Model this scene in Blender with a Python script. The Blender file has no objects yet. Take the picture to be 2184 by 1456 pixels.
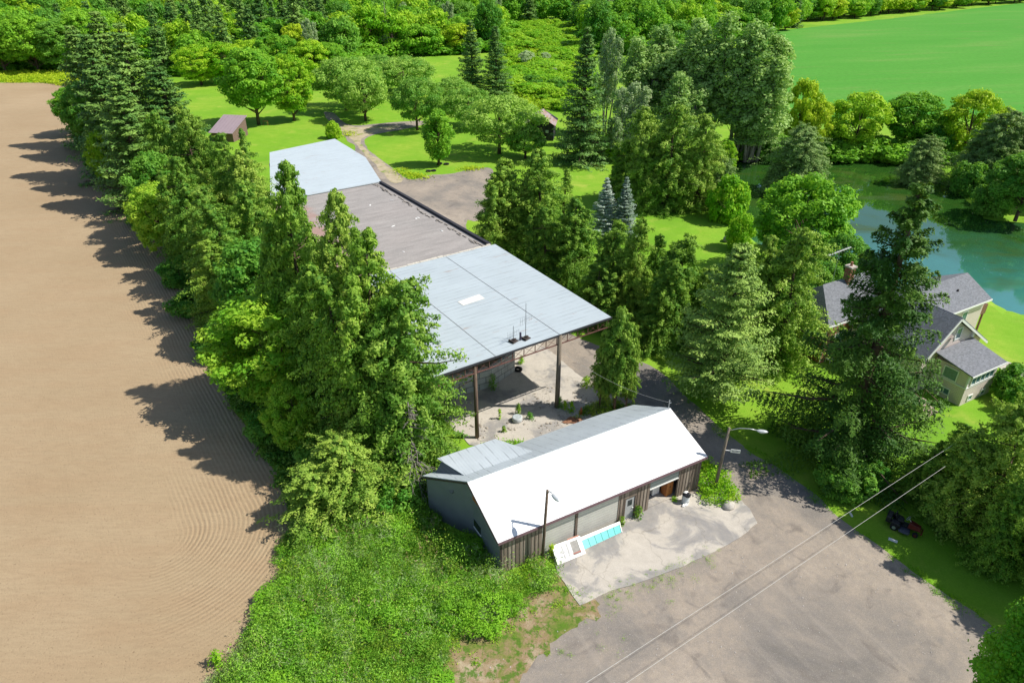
import bpy, math, random
import numpy as np
from mathutils import Vector, Matrix, noise
from mathutils.geometry import tessellate_polygon
R = math.radians

# ------------------------------------------------------------------ camera, sky, sun, exposure
SC = bpy.context.scene
COL = SC.collection
FPX, PITCH, CAMH = 1520.0, R(30), 38.0
cam = bpy.data.cameras.new('camera'); camo = bpy.data.objects.new('camera', cam); COL.objects.link(camo)
camo.location = (0, 0, CAMH); camo.rotation_euler = (R(90) - PITCH, 0, 0)
cam.sensor_width = 36; cam.lens = 36 * FPX / 2184; cam.clip_start = .5; cam.clip_end = 6000
SC.camera = camo
SUN_EL = R(50)
w = bpy.data.worlds.new('World'); SC.world = w; w.use_nodes = True
nt = w.node_tree; bg = nt.nodes['Background']; sky = nt.nodes.new('ShaderNodeTexSky')
sky.sky_type = 'NISHITA'; sky.sun_disc = False; sky.sun_elevation = SUN_EL; sky.sun_rotation = R(90)
nt.links.new(sky.outputs[0], bg.inputs[0]); bg.inputs[1].default_value = .105
sl = bpy.data.lights.new('sun', 'SUN'); sl.energy = 5.0; sl.angle = R(.5); sl.color = (1, .95, .86)
so = bpy.data.objects.new('sun', sl); COL.objects.link(so)
so.rotation_euler = Vector((math.cos(SUN_EL), -.02, math.sin(SUN_EL))).to_track_quat('Z', 'Y').to_euler()
SC.view_settings.view_transform = 'Standard'; SC.view_settings.look = 'None'
SC.view_settings.exposure = .2; SC.view_settings.gamma = 1
SC.cycles.max_bounces = 10; SC.cycles.diffuse_bounces = 6; SC.cycles.transmission_bounces = 4
SC.cycles.use_denoising = True

# ------------------------------------------------------------------ survey helpers
def ray(px, py):
    x = (px - 1092) / FPX; y = -(py - 728) / FPX
    return Vector((x, math.cos(PITCH) + y * math.sin(PITCH), -math.sin(PITCH) + y * math.cos(PITCH)))
def at(px, py, z=0.0):
    d = ray(px, py); t = (z - CAMH) / d.z
    return Vector((d.x * t, d.y * t, z))
def zdepth(p): return p.y * math.cos(PITCH) - (p.z - CAMH) * math.sin(PITCH)

# ------------------------------------------------------------------ materials
MATS = {}
class NT:
    def __init__(s, name):
        m = bpy.data.materials.new(name); m.use_nodes = True; s.m = m; s.t = m.node_tree
        s.b = s.t.nodes['Principled BSDF']; s.out = s.t.nodes['Material Output']
    def n(s, typ, ins=None, **kw):
        nd = s.t.nodes.new('ShaderNode' + typ)
        for k, v in kw.items(): setattr(nd, k, v)
        for k, v in (ins or {}).items(): s.set(nd.inputs[k], v)
        return nd
    def set(s, sock, v):
        if hasattr(v, 'is_linked'): s.t.links.new(v, sock)
        else: sock.default_value = v
    def pos(s): return s.n('NewGeometry').outputs['Position']
    def obj(s): return s.n('TexCoord').outputs['Object']
    def noise(s, vec, scale, detail=4, rough=.6, dist=0):
        return s.n('TexNoise', {'Vector': vec, 'Scale': scale, 'Detail': detail, 'Roughness': rough, 'Distortion': dist}).outputs['Fac']
    def ramp(s, fac, stops):
        r = s.n('ValToRGB', {'Fac': fac}); e = r.color_ramp.elements
        while len(e) < len(stops): e.new(.5)
        for el, (p, c) in zip(e, stops):
            el.position = p; el.color = (*c, 1) if len(c) == 3 else c
        return r.outputs['Color']
    def mix(s, f, a, b, mode='MIX'):
        nd = s.n('Mix', data_type='RGBA', blend_type=mode)
        s.set(nd.inputs[0], f)
        s.set(nd.inputs[6], (*a, 1) if isinstance(a, tuple) and len(a) == 3 else a)
        s.set(nd.inputs[7], (*b, 1) if isinstance(b, tuple) and len(b) == 3 else b)
        return nd.outputs[2]
    def math(s, op, a, b=0.0, c=None):
        nd = s.n('Math', operation=op); s.set(nd.inputs[0], a); s.set(nd.inputs[1], b)
        if c is not None: s.set(nd.inputs[2], c)
        return nd.outputs[0]
    def vmath(s, op, a, b=(0, 0, 0), **k):
        nd = s.n('VectorMath', operation=op); s.set(nd.inputs[0], a); s.set(nd.inputs[1], b)
        if 'scale' in k: s.set(nd.inputs['Scale'], k['scale'])
        return nd
    def stretch(s, p, ang, along, across):
        c, q = math.cos(R(ang)), math.sin(R(ang))
        a = s.vmath('DOT_PRODUCT', p, (c, q, 0)).outputs['Value']; b = s.vmath('DOT_PRODUCT', p, (-q, c, 0)).outputs['Value']
        return s.n('CombineXYZ', {'X': s.math('MULTIPLY', a, along), 'Y': s.math('MULTIPLY', b, across)}).outputs[0]
    def bump(s, h, strength=.5, dist=.05, prev=None):
        nd = s.n('Bump', {'Height': h, 'Strength': strength, 'Distance': dist})
        if prev is not None: s.set(nd.inputs['Normal'], prev)
        s.set(s.b.inputs['Normal'], nd.outputs[0]); return nd.outputs[0]
    def fin(s, col=None, rough=.8, spec=.3, metal=0):
        if col is not None: s.set(s.b.inputs['Base Color'], (*col, 1) if isinstance(col, tuple) and len(col) == 3 else col)
        s.set(s.b.inputs['Roughness'], rough); s.set(s.b.inputs['Specular IOR Level'], spec); s.set(s.b.inputs['Metallic'], metal)
        return s.m
def plain(name, col, rough=.7, spec=.3, metal=0, var=.25, scale=6):
    if name in MATS: return MATS[name]
    k = NT(name); f = k.noise(k.obj(), scale, 5)
    lo = tuple(c * (1 - var) for c in col); hi = tuple(min(1, c * (1 + var * .6)) for c in col)
    MATS[name] = k.fin(k.ramp(f, [(.3, lo), (.7, hi)]), rough, spec, metal); return MATS[name]

def m_lawn():
    k = NT('lawn_grass'); p = k.pos()
    a = k.noise(p, .07, 5, .6); b = k.noise(p, .6, 6, .7); c = k.noise(p, 7, 3, .7)
    base = k.ramp(a, [(.3, (.16, .345, .030)), (.5, (.265, .46, .042)), (.72, (.41, .51, .065))])
    base = k.mix(k.ramp(b, [(.35, (0, 0, 0)), (.7, (.55, .55, .55))]), base, (.15, .34, .014))
    base = k.mix(k.ramp(c, [(.35, (.5, .5, .5)), (.75, (0, 0, 0))]), base, (.10, .24, .010))
    dryp = k.noise(p, .22, 6, .7, .8)
    base = k.mix(k.ramp(dryp, [(.56, (0, 0, 0)), (.72, (.55, .55, .55))]), base, (.44, .45, .09))
    st = k.stretch(p, 150, .03, .6)
    base = k.mix(k.ramp(k.noise(st, 1.0, 2), [(.45, (0, 0, 0)), (.6, (.3, .3, .3))]), base, (.15, .35, .012))
    k.bump(k.noise(p, 9, 4, .8), .6, .06); return k.fin(base, .9, .15)
def m_crop():
    k = NT('green_crop'); p = k.pos()
    st = k.stretch(p, 12, .012, .05)
    a = k.noise(st, 1, 4); b = k.noise(p, .8, 5, .7)
    c = k.ramp(a, [(.3, (.075, .29, .034)), (.55, (.095, .31, .042)), (.75, (.16, .325, .065))])
    c = k.mix(k.ramp(k.noise(k.stretch(p, 8, .03, .25), 1., 5, .7), [(.55, (0, 0, 0)), (.75, (.5, .5, .5))]), c, (.21, .25, .08))
    c = k.mix(k.ramp(b, [(.4, (0, 0, 0)), (.8, (.5, .5, .5))]), c, (.05, .17, .02))
    k.bump(b, .5, .1); return k.fin(c, .9, .1)
def m_soil(A, D, L, cen):
    k = NT('tilled_soil'); p = k.pos()
    q = k.vmath('SUBTRACT', p, tuple(A)).outputs[0]
    t = k.vmath('DOT_PRODUCT', q, tuple(D)).outputs['Value']
    t = k.n('Clamp', {'Value': t, 'Min': 0.0, 'Max': L}).outputs[0]
    foot = k.vmath('SCALE', tuple(D), scale=t).outputs[0]
    d = k.vmath('LENGTH', k.vmath('SUBTRACT', q, foot).outputs[0]).outputs['Value']
    wob = k.noise(p, .25, 3)
    d2 = k.math('ADD', d, k.math('MULTIPLY', wob, .35))
    s1 = k.math('SINE', k.math('MULTIPLY', d2, 2 * math.pi / .33))
    s2 = k.math('SINE', k.math('MULTIPLY', d2, 2 * math.pi / 1.9))
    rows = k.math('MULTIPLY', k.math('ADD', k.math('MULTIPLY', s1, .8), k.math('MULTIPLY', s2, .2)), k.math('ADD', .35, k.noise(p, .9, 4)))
    ringa = k.ramp(k.math('DIVIDE', d, 18.0), [(.06, (0, 0, 0)), (.14, (1, 1, 1)), (.45, (1, 1, 1)), (.72, (.25, .25, .25))])
    ringb = k.ramp(k.math('DIVIDE', k.math('ADD', d, k.math('MULTIPLY', k.noise(p, .09, 3), 6.)), 18.0), [(.40, (.06, .06, .06)), (.62, (1, 1, 1))])
    sidev = k.math('ADD', k.vmath('DOT_PRODUCT', q, (math.cos(R(33.5)), math.sin(R(33.5)), 0)).outputs['Value'], k.math('MULTIPLY', k.noise(p, .2, 3), 4.))
    ring = k.mix(k.n('MapRange', {'Value': t, 'From Min': 0.5, 'From Max': 9.0}).outputs[0], ringa, ringb)
    ring = k.mix(k.n('MapRange', {'Value': sidev, 'From Min': -1.5, 'From Max': 4.5}).outputs[0], (.05, .05, .05), ring)
    patch = k.noise(p, .3, 3)
    ring = k.mix(k.ramp(patch, [(.35, (.55, .55, .55)), (.6, (0, 0, 0))]), ring, (0, 0, 0))
    st = k.vmath('MULTIPLY', p, (.35, 1.6, 1)).outputs[0]
    fine = k.noise(st, 2.2, 6, .75); clod = k.noise(p, 6.5, 4, .8); big = k.noise(p, .05, 4)
    c = k.ramp(big, [(.3, (.36, .27, .165)), (.7, (.43, .33, .21))])
    c = k.mix(k.ramp(k.noise(st, .35, 3), [(.4, (0, 0, 0)), (.8, (.35, .35, .35))]), c, (.35, .22, .125))
    c = k.mix(k.ramp(fine, [(.33, (.4, .4, .4)), (.58, (0, 0, 0))]), c, (.27, .195, .12))
    c = k.mix(k.ramp(clod, [(.3, (.85, .85, .85)), (.41, (0, 0, 0))]), c, (.13, .085, .05))
    c = k.mix(k.ramp(clod, [(.66, (0, 0, 0)), (.78, (.6, .6, .6))]), c, (.55, .42, .28))
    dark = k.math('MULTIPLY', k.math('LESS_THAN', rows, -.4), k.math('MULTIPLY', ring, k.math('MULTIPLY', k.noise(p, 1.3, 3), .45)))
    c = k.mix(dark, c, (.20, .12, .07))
    n1 = k.bump(k.math('MULTIPLY', rows, ring), .55, .04)
    k.bump(k.math('ADD', k.math('MULTIPLY', fine, .5), clod), .7, .06, n1)
    return k.fin(c, .95, .1)
def m_gravel():
    k = NT('worn_gravel'); p = k.pos()
    a = k.noise(p, .13, 6, .65, .4); b = k.noise(p, 2.2, 5, .7); f = k.noise(p, 26, 3, .8)
    c = k.ramp(a, [(.30, (.165, .152, .135)), (.42, (.25, .222, .19)), (.55, (.35, .295, .235)), (.72, (.44, .37, .295))])
    c = k.mix(k.ramp(b, [(.3, (.45, .45, .45)), (.62, (0, 0, 0))]), c, (.20, .185, .18))
    c = k.mix(k.ramp(k.noise(p, .5, 3, .5, 1.), [(.58, (0, 0, 0)), (.72, (.65, .65, .65))]), c, (.15, .13, .115))
    c = k.mix(k.ramp(f, [(.32, (.55, .55, .55)), (.5, (0, 0, 0))]), c, (.12, .115, .115))
    c = k.mix(k.ramp(f, [(.58, (0, 0, 0)), (.72, (.7, .7, .7))]), c, (.56, .52, .48))
    # wheel tracks: stretched noise along the drive
    st = k.stretch(p, 118, .05, 1.0)
    tr = k.noise(st, 1.0, 3, .5, .3)
    c = k.mix(k.ramp(tr, [(.52, (0, 0, 0)), (.7, (.16, .16, .16))]), c, (.48, .42, .35))
    st2 = k.stretch(p, 80, .06, .8)
    c = k.mix(k.ramp(k.noise(st2, 1.0, 4, .6, 1.2), [(.56, (0, 0, 0)), (.7, (.2, .2, .2))]), c, (.19, .175, .165))
    k.bump(f, .5, .03); return k.fin(c, .92, .15)
def m_concrete(name, wear):
    k = NT(name); p = k.pos()
    a = k.noise(p, .35, 6, .62, .5); f = k.noise(p, 14, 4, .8); b = k.noise(p, 2, 5, .7)
    c = k.ramp(a, [(.40 + wear, (.27, .26, .255)), (.47 + wear, (.33, .315, .30)), (.53 + wear, (.50, .46, .405)), (.75, (.58, .535, .465))])
    c = k.mix(k.ramp(b, [(.3, (.5, .5, .5)), (.6, (0, 0, 0))]), c, (.40, .365, .31))
    c = k.mix(k.ramp(f, [(.33, (.4, .4, .4)), (.5, (0, 0, 0))]), c, (.22, .21, .19))
    cr = k.n('TexVoronoi', {'Vector': k.vmath('ADD', p, k.vmath('SCALE', k.n('TexNoise', {'Vector': p, 'Scale': 1.2}).outputs['Color'], scale=1.2).outputs[0]).outputs[0], 'Scale': .22}, feature='DISTANCE_TO_EDGE').outputs['Distance']
    c = k.mix(k.ramp(cr, [(.003, (.3, .3, .3)), (.009, (0, 0, 0))]), c, (.16, .14, .11))
    k.bump(f, .4, .02); return k.fin(c, .9, .15)
def m_dirt():
    k = NT('dry_dirt_verge'); p = k.pos()
    a = k.noise(p, .5, 6, .7, .5); b = k.noise(p, 1.6, 5, .75); f = k.noise(p, 16, 3, .8)
    c = k.ramp(a, [(.34, (.10, .19, .02)), (.44, (.20, .21, .06)), (.52, (.30, .215, .125)), (.64, (.42, .34, .23)), (.8, (.52, .46, .36))])
    c = k.mix(k.ramp(b, [(.5, (0, 0, 0)), (.58, (.9, .9, .9))]), c, (.075, .17, .015))
    c = k.mix(k.ramp(f, [(.33, (.5, .5, .5)), (.52, (0, 0, 0))]), c, (.13, .10, .055))
    k.bump(f, .6, .05); return k.fin(c, .95, .1)
def m_metal(name, col, rust=0., rib=.25, axis=0, rough=.45, seam=0., spec=.5, patchy=.1, bs=.3):
    """painted sheet metal, ribs running along local x (axis 0) or y (axis 1)"""
    k = NT(name); o = k.obj(); s = k.n('SeparateXYZ', {'Vector': o})
    co = s.outputs[1 - axis]
    wv = k.math('SINE', k.math('MULTIPLY', co, 2 * math.pi / rib))
    n1 = k.noise(o, .25, 5, .6); sv = (.12, 1.1, 1) if axis == 0 else (1.1, .12, 1)
    st = k.noise(k.vmath('MULTIPLY', o, sv).outputs[0], 1.3, 5, .65)
    lo = tuple(c * (1 - patchy) for c in col)
    c = k.ramp(n1, [(.3, lo), (.7, col)])
    c = k.mix(k.ramp(st, [(.5, (0, 0, 0)), (.8, (.35, .35, .35))]), c, tuple(x * .72 for x in col))
    fl = k.math('FRACT', k.math('DIVIDE', co, rib * 3))
    brk = k.noise(k.vmath('MULTIPLY', o, sv).outputs[0], 5, 2)
    c = k.mix(k.math('MULTIPLY', k.math('LESS_THAN', fl, .12), k.ramp(brk, [(.42, (0, 0, 0)), (.6, (.6, .6, .6))])), c, tuple(x * .42 for x in col))
    if rust: c = k.mix(k.ramp(k.noise(k.vmath('MULTIPLY', o, sv).outputs[0], 2.1, 6, .7), [(.66 - rust, (0, 0, 0)), (.74 - rust, (.75, .75, .75))]), c, (.30, .17, .11))
    if seam:
        other = s.outputs[axis]
        sf = k.math('FRACT', k.math('DIVIDE', k.math('ADD', other, .0), seam))
        c = k.mix(k.math('MULTIPLY', k.math('LESS_THAN', sf, .012), .3), c, (.12, .12, .13))
    k.bump(wv, bs, .02); return k.fin(c, rough, spec)
def m_boards(name, cols, wd=.28, axis=0):
    k = NT(name); o = k.obj(); s = k.n('SeparateXYZ', {'Vector': o})
    idx = k.math('FLOOR', k.math('DIVIDE', s.outputs[axis], wd))
    rnd = k.n('TexWhiteNoise', {'W': idx}, noise_dimensions='1D').outputs['Value']
    st = k.noise(k.vmath('MULTIPLY', o, (6, 6, .5)).outputs[0], 1.5, 5, .7)
    c = k.ramp(rnd, [(0, cols[0]), (.5, cols[1]), (1, cols[2])])
    c = k.mix(k.ramp(st, [(.35, (.6, .6, .6)), (.65, (0, 0, 0))]), c, tuple(x * .45 for x in cols[0]))
    k.bump(st, .3, .02); return k.fin(c, .9, .1)
def m_siding(name, col, step=.15, axis=2):
    k = NT(name); o = k.obj(); s = k.n('SeparateXYZ', {'Vector': o})
    fr = k.math('FRACT', k.math('DIVIDE', s.outputs[axis], step))
    n1 = k.noise(o, 1.1, 5)
    c = k.ramp(n1, [(.3, tuple(x * .85 for x in col)), (.7, col)])
    c = k.mix(k.math('MULTIPLY', k.math('LESS_THAN', fr, .16), .5), c, tuple(x * .5 for x in col))
    k.bump(fr, .6, .02); return k.fin(c, .6, .3)
def m_brick(name, c1, c2, mort, sc, off=.5, ratio=.5):
    k = NT(name); o = k.obj()
    s = k.n('SeparateXYZ', {'Vector': o})
    v = k.n('CombineXYZ', {'X': k.math('ADD', s.outputs[0], s.outputs[1]), 'Y': s.outputs[2]}).outputs[0]
    b = k.n('TexBrick', {'Vector': v, 'Color1': (*c1, 1), 'Color2': (*c2, 1), 'Mortar': (*mort, 1), 'Scale': sc, 'Mortar Size': .015, 'Brick Width': .5, 'Row Height': .5 * ratio})
    c = k.mix(k.ramp(k.noise(o, 1.3, 5), [(.4, (0, 0, 0)), (.7, (.5, .5, .5))]), b.outputs['Color'], tuple(x * .6 for x in c1))
    k.bump(b.outputs['Fac'], -.4, .02); return k.fin(c, .9, .1)
def m_shingle():
    k = NT('grey_shingles'); o = k.obj(); 
    a = k.noise(o, .8, 4); b = k.n('TexVoronoi', {'Vector': k.vmath('MULTIPLY', o, (5, 9, 9)).outputs[0], 'Scale': 1.}).outputs['Color']
    g = k.n('RGBToBW', {'Color': b}).outputs[0]
    c = k.ramp(g, [(.2, (.14, .15, .165)), (.8, (.21, .22, .245))])
    c = k.mix(k.ramp(a, [(.4, (0, 0, 0)), (.7, (.4, .4, .4))]), c, (.18, .185, .2))
    k.bump(g, .3, .02); return k.fin(c, .85, .25)
def m_tar():
    k = NT('tar_and_gravel_roof'); o = k.obj()
    st = k.noise(k.vmath('MULTIPLY', o, (.25, 1.2, 1)).outputs[0], .8, 6, .7)
    f = k.noise(o, 12, 4, .8); a = k.noise(o, .13, 4)
    c = k.ramp(st, [(.3, (.27, .255, .245)), (.7, (.42, .395, .375))])
    c = k.mix(k.ramp(a, [(.35, (0, 0, 0)), (.8, (.4, .4, .4))]), c, (.38, .33, .31))
    s = k.n('SeparateXYZ', {'Vector': o})
    rd = k.ramp(k.math('ADD', k.math('DIVIDE', s.outputs[0], -12.0), k.math('MULTIPLY', k.noise(o, .5, 4), .6)), [(.85, (0, 0, 0)), (1.0, (.55, .55, .55))])
    c = k.mix(rd, c, (.42, .20, .15))
    c = k.mix(k.ramp(f, [(.35, (.5, .5, .5)), (.55, (0, 0, 0))]), c, (.15, .14, .135))
    k.bump(f, .5, .03); return k.fin(c, .95, .1)
def m_water():
    k = NT('pond_water'); p = k.pos()
    s = k.n('SeparateXYZ', {'Vector': p})
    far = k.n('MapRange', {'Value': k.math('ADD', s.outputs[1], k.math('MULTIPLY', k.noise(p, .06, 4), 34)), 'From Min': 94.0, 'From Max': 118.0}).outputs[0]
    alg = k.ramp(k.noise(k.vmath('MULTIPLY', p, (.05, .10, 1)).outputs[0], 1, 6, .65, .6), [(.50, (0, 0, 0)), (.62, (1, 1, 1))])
    c = k.mix(far, (.048, .215, .180), (.026, .085, .012))  # near teal paints in reflected sky; far green covers algae and tree reflections
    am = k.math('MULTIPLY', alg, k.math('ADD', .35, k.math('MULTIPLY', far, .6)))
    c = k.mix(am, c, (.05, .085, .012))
    rg = k.math('ADD', .02, k.math('MULTIPLY', am, .25))
    bp = k.n('Bump', {'Height': k.noise(p, 1.3, 3), 'Strength': .035, 'Distance': .05}).outputs[0]
    df = k.n('BsdfDiffuse', {'Color': c}); gl = k.n('BsdfGlossy', {'Color': (.80, .94, 1, 1), 'Roughness': rg, 'Normal': bp})
    fr = k.n('Fresnel', {'IOR': 2.5, 'Normal': bp}).outputs[0]
    fr = k.math('MULTIPLY', fr, k.math('SUBTRACT', 1.0, k.math('MULTIPLY', am, .5)))
    mx = k.n('MixShader', {0: fr, 1: df.outputs[0], 2: gl.outputs[0]}); k.t.links.new(mx.outputs[0], k.out.inputs[0]); return k.m
def m_leaf(name, a, b, dry=None, trans=.42, gloss=.2):
    """a: deep leaf colour, b: light leaf colour; 'tint' is a random value each leaf spray carries"""
    k = NT(name); a = (a[0] * 2.1, a[1] * 2.1, a[2] * 2.4); b = (min(.62, b[0] * 1.65), min(.74, b[1] * 1.62), b[2] * 2.2); dry = dry and (dry[0] * 1.1, dry[1] * 1.25, dry[2])
    tint = k.n('Attribute', attribute_name='tint').outputs['Fac']
    rnd = k.n('ObjectInfo').outputs['Random']
    f = k.math('ADD', k.math('MULTIPLY', tint, .8), k.math('MULTIPLY', k.math('SUBTRACT', rnd, .5), .45))
    c = k.ramp(f, [(.05, a), (.75, b)] + ([(.97, dry)] if dry else []))
    k.fin(c, .55, gloss)
    tr = k.n('BsdfTranslucent', {'Color': k.mix(.5, c, (.28, .47, .02), 'MIX')})
    mx = k.n('MixShader', {'Fac': trans, 1: k.b.outputs[0], 2: tr.outputs[0]})
    k.t.links.new(mx.outputs[0], k.out.inputs[0]); return k.m
def m_bark(name, col):
    k = NT(name); o = k.obj(); st = k.noise(k.vmath('MULTIPLY', o, (5, 5, .8)).outputs[0], 2, 5, .7)
    c = k.ramp(st, [(.3, tuple(x * .5 for x in col)), (.7, col)]); k.bump(st, .6, .04); return k.fin(c, .95, .1)

# ------------------------------------------------------------------ object helpers
def link(o, parent=None, loc=None):
    COL.objects.link(o)
    if parent is not None: o.parent = parent
    if loc is not None: o.location = loc
    return o
def tag(o, label=None, cat=None, group=None, kind=None):
    if label: o['label'] = label
    if cat: o['category'] = cat
    if group: o['group'] = group
    if kind: o['kind'] = kind
    return o
def empty(name, loc, rz=0, label=None, cat=None, group=None):
    o = link(bpy.data.objects.new(name, None)); o.location = loc; o.rotation_euler = (0, 0, rz); o.empty_display_size = .3
    return tag(o, label, cat, group)
class MB:
    def __init__(s): s.v = []; s.f = []
    def poly(s, pts):
        i = len(s.v); s.v += [tuple(p) for p in pts]; s.f.append(tuple(range(i, i + len(pts)))); return s
    def hexa(s, b, t):
        i = len(s.v); n = len(b); s.v += [tuple(p) for p in b] + [tuple(p) for p in t]
        s.f.append(tuple(range(i + n - 1, i - 1, -1))); s.f.append(tuple(range(i + n, i + 2 * n)))
        for k in range(n): s.f.append((i + k, i + (k + 1) % n, i + n + (k + 1) % n, i + n + k))
        return s
    def box(s, x0, x1, y0, y1, z0, z1):
        q = lambda z: [(x0, y0, z), (x1, y0, z), (x1, y1, z), (x0, y1, z)]
        return s.hexa(q(z0), q(z1))
    def slab(s, quad, th):
        """quad given as its top face; th = thickness along its own normal"""
        q = [Vector(p) for p in quad]; n = (q[1] - q[0]).cross(q[2] - q[0]).normalized()
        return s.hexa([p - n * th for p in q], q)
    def bar(s, a, b, wd, ht=None):
        a, b = Vector(a), Vector(b); d = (b - a).normalized(); up = Vector((0, 0, 1)) if abs(d.z) < .95 else Vector((1, 0, 0))
        x = d.cross(up).normalized() * wd / 2; y = x.cross(d).normalized() * (ht or wd) / 2
        c = lambda p: [p - x - y, p + x - y, p + x + y, p - x + y]
        return s.hexa(c(a), c(b))
    def tube(s, pts, radii, n=8, cap=True):
        pts = [Vector(p) for p in pts]
        if not hasattr(radii, '__len__'): radii = [radii] * len(pts)
        i = len(s.v)
        for k, p in enumerate(pts):
            d = (pts[min(k + 1, len(pts) - 1)] - pts[max(k - 1, 0)]).normalized()
            up = Vector((0, 0, 1)) if abs(d.z) < .9 else Vector((1, 0, 0))
            x = d.cross(up).normalized(); y = d.cross(x)
            for j in range(n):
                a = 2 * math.pi * j / n; s.v.append(tuple(p + (x * math.cos(a) + y * math.sin(a)) * radii[k]))
        for k in range(len(pts) - 1):
            for j in range(n):
                a = i + k * n + j; b = i + k * n + (j + 1) % n; s.f.append((a, b, b + n, a + n))
        if cap:
            s.f.append(tuple(range(i + n - 1, i - 1, -1))); e = i + (len(pts) - 1) * n; s.f.append(tuple(range(e, e + n)))
        return s
    def lathe(s, prof, c=(0, 0, 0), n=16):
        i = len(s.v)
        for r, z in prof:
            for j in range(n):
                a = 2 * math.pi * j / n; s.v.append((c[0] + r * math.cos(a), c[1] + r * math.sin(a), c[2] + z))
        for k in range(len(prof) - 1):
            for j in range(n):
                a = i + k * n + j; b = i + k * n + (j + 1) % n; s.f.append((a, b, b + n, a + n))
        s.f.append(tuple(range(i + n - 1, i - 1, -1))); e = i + (len(prof) - 1) * n; s.f.append(tuple(range(e, e + n)))
        return s
    def ell(s, c, r, rot=0, n=10, m=6, jit=0, seed=1):
        rn = random.Random(seed); i = len(s.v); cr, sr = math.cos(rot), math.sin(rot)
        for a in range(m + 1):
            th = math.pi * a / m
            for j in range(n):
                ph = 2 * math.pi * j / n; k = 1 + rn.uniform(-jit, jit)
                x, y, z = r[0] * math.sin(th) * math.cos(ph) * k, r[1] * math.sin(th) * math.sin(ph) * k, r[2] * math.cos(th) * k
                s.v.append((c[0] + x * cr - y * sr, c[1] + x * sr + y * cr, c[2] + z))
        for a in range(m):
            for j in range(n):
                p = i + a * n + j; q = i + a * n + (j + 1) % n; s.f.append((p, p + n, q + n, q))
        return s
    def mesh(s, name, mat, smooth=False):
        me = bpy.data.meshes.new(name); me.from_pydata(s.v, [], s.f); me.validate(); me.update()
        if mat: me.materials.append(mat)
        if smooth: me.shade_smooth()
        return me
    def build(s, name, mat, parent=None, smooth=False, bevel=0, loc=None, label=None):
        o = link(bpy.data.objects.new(name, s.mesh(name, mat, smooth)), parent, loc)
        if bevel:
            b = o.modifiers.new('bevel', 'BEVEL'); b.width = bevel; b.segments = 2; b.limit_method = 'ANGLE'
        if label: o['label'] = label
        return o

# ------------------------------------------------------------------ ground sheets
def jitter_ring(pts, amp, step, seed=0, smooth=True):
    pts = [Vector((p[0], p[1], 0)) for p in pts]; n = len(pts); out = []
    for i in range(n):
        p0, p1, p2, p3 = pts[i - 1], pts[i], pts[(i + 1) % n], pts[(i + 2) % n]
        L = (p2 - p1).length; m = max(1, min(60, int(L / step)))
        for k in range(m):
            t = k / m
            if smooth:
                q = .5 * ((2 * p1) + (p2 - p0) * t + (2 * p0 - 5 * p1 + 4 * p2 - p3) * t * t + (3 * p1 - p0 - 3 * p2 + p3) * t ** 3)
            else: q = p1.lerp(p2, t)
            nz = noise.noise_vector(Vector((q.x * .35 + seed * 7, q.y * .35, 3))) * amp + noise.noise_vector(Vector((q.x * 1.7, q.y * 1.7 + seed, 9))) * amp * .5
            out.append(Vector((q.x + nz.x, q.y + nz.y, 0)))
    return out
def sheet(name, pts, z, mat, amp=.3, step=.8, seed=0, smooth=True, thick=0):
    ring = jitter_ring(pts, amp, step, seed, smooth); n = len(ring)
    me = bpy.data.meshes.new(name); tris = tessellate_polygon([ring])
    vs = [(p.x, p.y, z) for p in ring]; fs = [tuple(t) for t in tris]
    if thick:
        vs += [(p.x, p.y, z - thick) for p in ring]
        fs += [(i, (i + 1) % n, n + (i + 1) % n, n + i) for i in range(n)]
    me.from_pydata(vs, [], fs); me.update(); me.materials.append(mat)
    # face up
    if me.polygons[0].normal.z < 0: me.flip_normals()
    o = link(bpy.data.objects.new(name, me)); o['kind'] = 'structure'; return o
def PX(*pp): return [at(*p) for p in pp]

POND = PX((1545, 348), (1650, 333), (1800, 329), (1950, 338), (2010, 368), (2040, 405), (2085, 440), (2100, 465), (2184, 472), (2320, 500), (2400, 640),
          (2184, 668), (2110, 632), (2040, 614), (1950, 618), (1850, 610), (1720, 575), (1620, 520), (1572, 460), (1552, 400))
POND2 = jitter_ring(POND, .6, 3, 4)
def poly_sd(X, Y, ring):
    P = np.array([(p.x, p.y) for p in ring]); Q = np.roll(P, -1, 0)
    d = np.full(X.shape, 1e9); inside = np.zeros(X.shape, bool)
    for (ax, ay), (bx, by) in zip(P, Q):
        ex, ey = bx - ax, by - ay; wx, wy = X - ax, Y - ay
        t = np.clip((wx * ex + wy * ey) / (ex * ex + ey * ey + 1e-9), 0, 1)
        d = np.minimum(d, np.hypot(wx - ex * t, wy - ey * t))
        c = ((ay <= Y) & (by > Y)) | ((by <= Y) & (ay > Y))
        inside ^= c & (X < ax + (Y - ay) * ex / (ey if abs(ey) > 1e-9 else 1e-9))
    return np.where(inside, -d, d)
def grid_axis(lo, hi, step, far0, far1):
    a = np.arange(lo, hi + .01, step); f = [150, 400, 1000, 2200]
    return np.concatenate([[lo - k for k in f[::-1]], a, [hi + k for k in f]])
gx = grid_axis(-60, 140, 2, 0, 0); gy = grid_axis(20, 160, 2, 0, 0)
GX, GY = np.meshgrid(gx, gy)
sd = poly_sd(GX, GY, POND2)
GZ = np.where(sd < .8, -1.3 * np.clip((.8 - sd) / 4, 0, 1) ** .8, 0)
nx, ny = len(gx), len(gy)
idx = np.arange(nx * ny).reshape(ny, nx)
quads = np.stack([idx[:-1, :-1], idx[:-1, 1:], idx[1:, 1:], idx[1:, :-1]], -1).reshape(-1, 4)
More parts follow.
